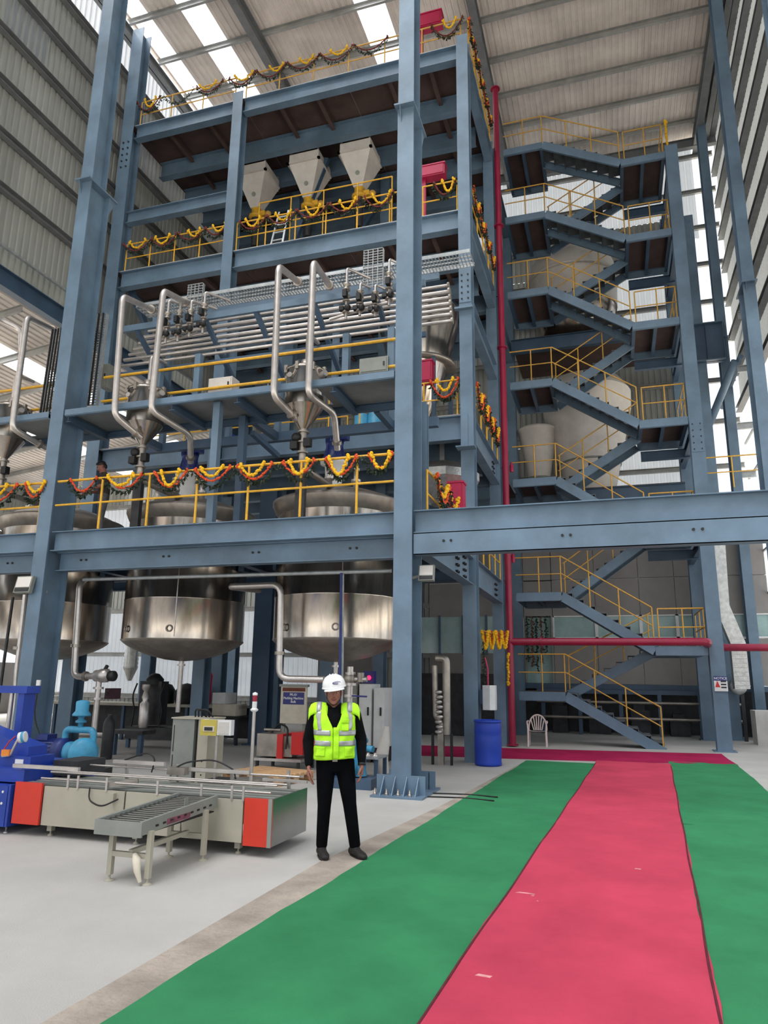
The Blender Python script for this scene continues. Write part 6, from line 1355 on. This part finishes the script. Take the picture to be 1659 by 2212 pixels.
m = MB().tube([xf(p) for p in (V((x-.074, y+.03, z+.05)), V((x-.070, y+.045, z-.05)), V((x-.035, y+.07, z-.105)), V((x, y+.075, z-.122)), V((x+.035, y+.07, z-.105)), V((x+.070, y+.045, z-.05)), V((x+.074, y+.03, z+.05)))], .004, 6); t.p('chin_strap', m, BLACK, hm)
hb = MB(); hb.ball((x, y-.03, z+.01), (.078, .075, .07), 14, 10); hb.v = [xf(p) for p in hb.v]; t.p('hair', hb, HAIR)
w = wrR.lerp(elR, .01); d = (wrR-elR).normalized(); m = MB().lathe(xf(w), [(.036, -.012), (.040, -.012), (.040, .012), (.036, .012)], 18, xf(d)-xf(V((0, 0, 0)))); t.p('watch', m, BLACK)
for a, dr in ((anL, V((.25, 1, 0)).normalized()), (anR, V((.55, 1, 0)).normalized())):
    s_ = V((dr.y, -dr.x, 0)); b = MB(); c = V((a.x, a.y, 0))
    loft(b, [(c-dr*.085+V((0, 0, .045)), s_*.03, V((0, 0, .035))), (c-dr*.06+V((0, 0, .05)), s_*.042, V((0, 0, .045))), (c+V((0, 0, .06)), s_*.046, V((0, 0, .055))), (c+dr*.07+V((0, 0, .045)), s_*.046, V((0, 0, .042))), (c+dr*.14+V((0, 0, .036)), s_*.05, V((0, 0, .034))), (c+dr*.185+V((0, 0, .03)), s_*.038, V((0, 0, .026))), (c+dr*.205+V((0, 0, .028)), s_*.02, V((0, 0, .018)))], 14)
    limb(b, [c+V((0, 0, .06)), c+V((0, 0, .13))], [.048, .05]); so = fuse('shoe', b, SHOE, xf, t.loc, .007, 2, t.o)
    m = MB(); ol = []
    for k in range(20):
        q = 2*math.pi*k/20; L = .145*math.cos(q)+.06; ol.append(c+dr*L+s_*(.05 if math.cos(q) > 0 else .043)*math.sin(q))
    m.poly([xf(p+V((0, 0, .0))) for p in ol], (0, 0, 1), .018); t.p('sole', m, BLACK, so)
    m = MB()
    for k in range(4): q = c+dr*(.04+.022*k)+V((0, 0, .098-.012*k)); m.tube([xf(q-s_*.025), xf(q+V((0, 0, .006))), xf(q+s_*.025)], .003, 5)
    t.p('laces', m, BLACK, so)
# ---- the worker on the first platform
p = oy(225, 1060, 12.1); loc2 = V((p.x, 12.1, L1)); xf2 = (lambda f: (lambda p: loc2+V((-f.y, f.x, 0))*p[0]*1.0+f*p[1]+V((0, 0, 1))*p[2]))(V((-.75, -.66, 0)))
t2 = Thing('person', 'worker in dark shirt and grey trousers looking down behind the garlanded railing', 'person', loc2)
HC2 = (0, .09, 1.57); b = MB(); T2 = [((0, 0, .86), (.16, 0, 0), (0, .10, 0), .9), ((0, 0, 1.05), (.15, 0, 0), (0, .11, 0), .9), ((0, .02, 1.25), (.175, 0, 0), (0, .115, 0), .9), ((0, .02, 1.38), (.17, 0, 0), (0, .10, 0)), ((0, .03, 1.45), (.08, 0, 0), (0, .07, 0))]
loft(b, T2, 18); limb(b, [(0, .03, 1.40), (0, .07, 1.52)], [.058, .054]); h = MB(); head(h, (0, 0, 0)); Rx = Matrix.Rotation(math.radians(-28), 3, 'X')
b.add([V(HC2)+Rx @ q for q in h.v], h.f, True)
A = []
for s in (-1, 1):
    sh, el, wr = V((s*.19, .02, 1.36)), V((s*.25, .08, 1.10)), V((s*.14, .30, 1.03)); A.append((sh, el, wr)); limb(b, [sh, el, wr], [.05, .042, .03]); hand(b, wr, s, ((wr-el).normalized()+V((0, 0, -.3))).normalized(), curl=.6)
LG = []
for s in (-1, 1):
    hp, kn, an = V((s*.095, 0, .90)), V((s*.11, .02, .48)), V((s*.12, -.01, .09)); LG.append((hp, kn, an)); limb(b, [hp, kn, an], [.085, .055, .04]); pass
body2 = fuse('body', b, SKIN, xf2, t2.loc, .009, 2, t2.o)
hx2 = lambda q: xf2(V(HC2)+Rx @ V(q)); face_bits(t2, hx2, (0, 0, 0), body2)
b = MB(); b.ball((0, -.012, .06), (.083, .098, .075), 16, 12); b.ball((0, -.05, .0), (.076, .06, .07), 14, 10); b.ball((.0, .05, .095), (.055, .04, .03), 12, 8); b.v = [hx2(q) for q in b.v]; t2.p('hair', b, HAIR)
b = MB(); loft(b, [(c, V(a)*1.07, V(d)*1.09, *e) for c, a, d, *e in T2], 18)
for sh, el, wr in A: limb(b, [sh, sh.lerp(el, .6), sh.lerp(el, .85)], [.07, .064, .06])
fuse('shirt', b, OLIVE, xf2, t2.loc, .010, 3, t2.o)
b = MB(); loft(b, [((0, 0, .80), (.15, 0, 0), (0, .10, 0), .9), ((0, 0, .90), (.172, 0, 0), (0, .115, 0), .9), ((0, 0, .99), (.165, 0, 0), (0, .115, 0), .9)], 18)
for hp, kn, an in LG: limb(b, [hp, hp.lerp(kn, .5), kn, an], [.105, .09, .07, .058])
fuse('trousers', b, GREYT, xf2, t2.loc, .010, 3, t2.o)
for hp, kn, an in LG:
    b = MB(); loft(b, [(V((an.x, -.09, .04)), (.03, 0, 0), (0, 0, .034)), (V((an.x, 0, .055)), (.042, 0, 0), (0, 0, .05)), (V((an.x, .1, .04)), (.046, 0, 0), (0, 0, .036)), (V((an.x, .17, .03)), (.03, 0, 0), (0, 0, .024))], 12); fuse('shoe', b, SHOE, xf2, t2.loc, .010, 2, t2.o)
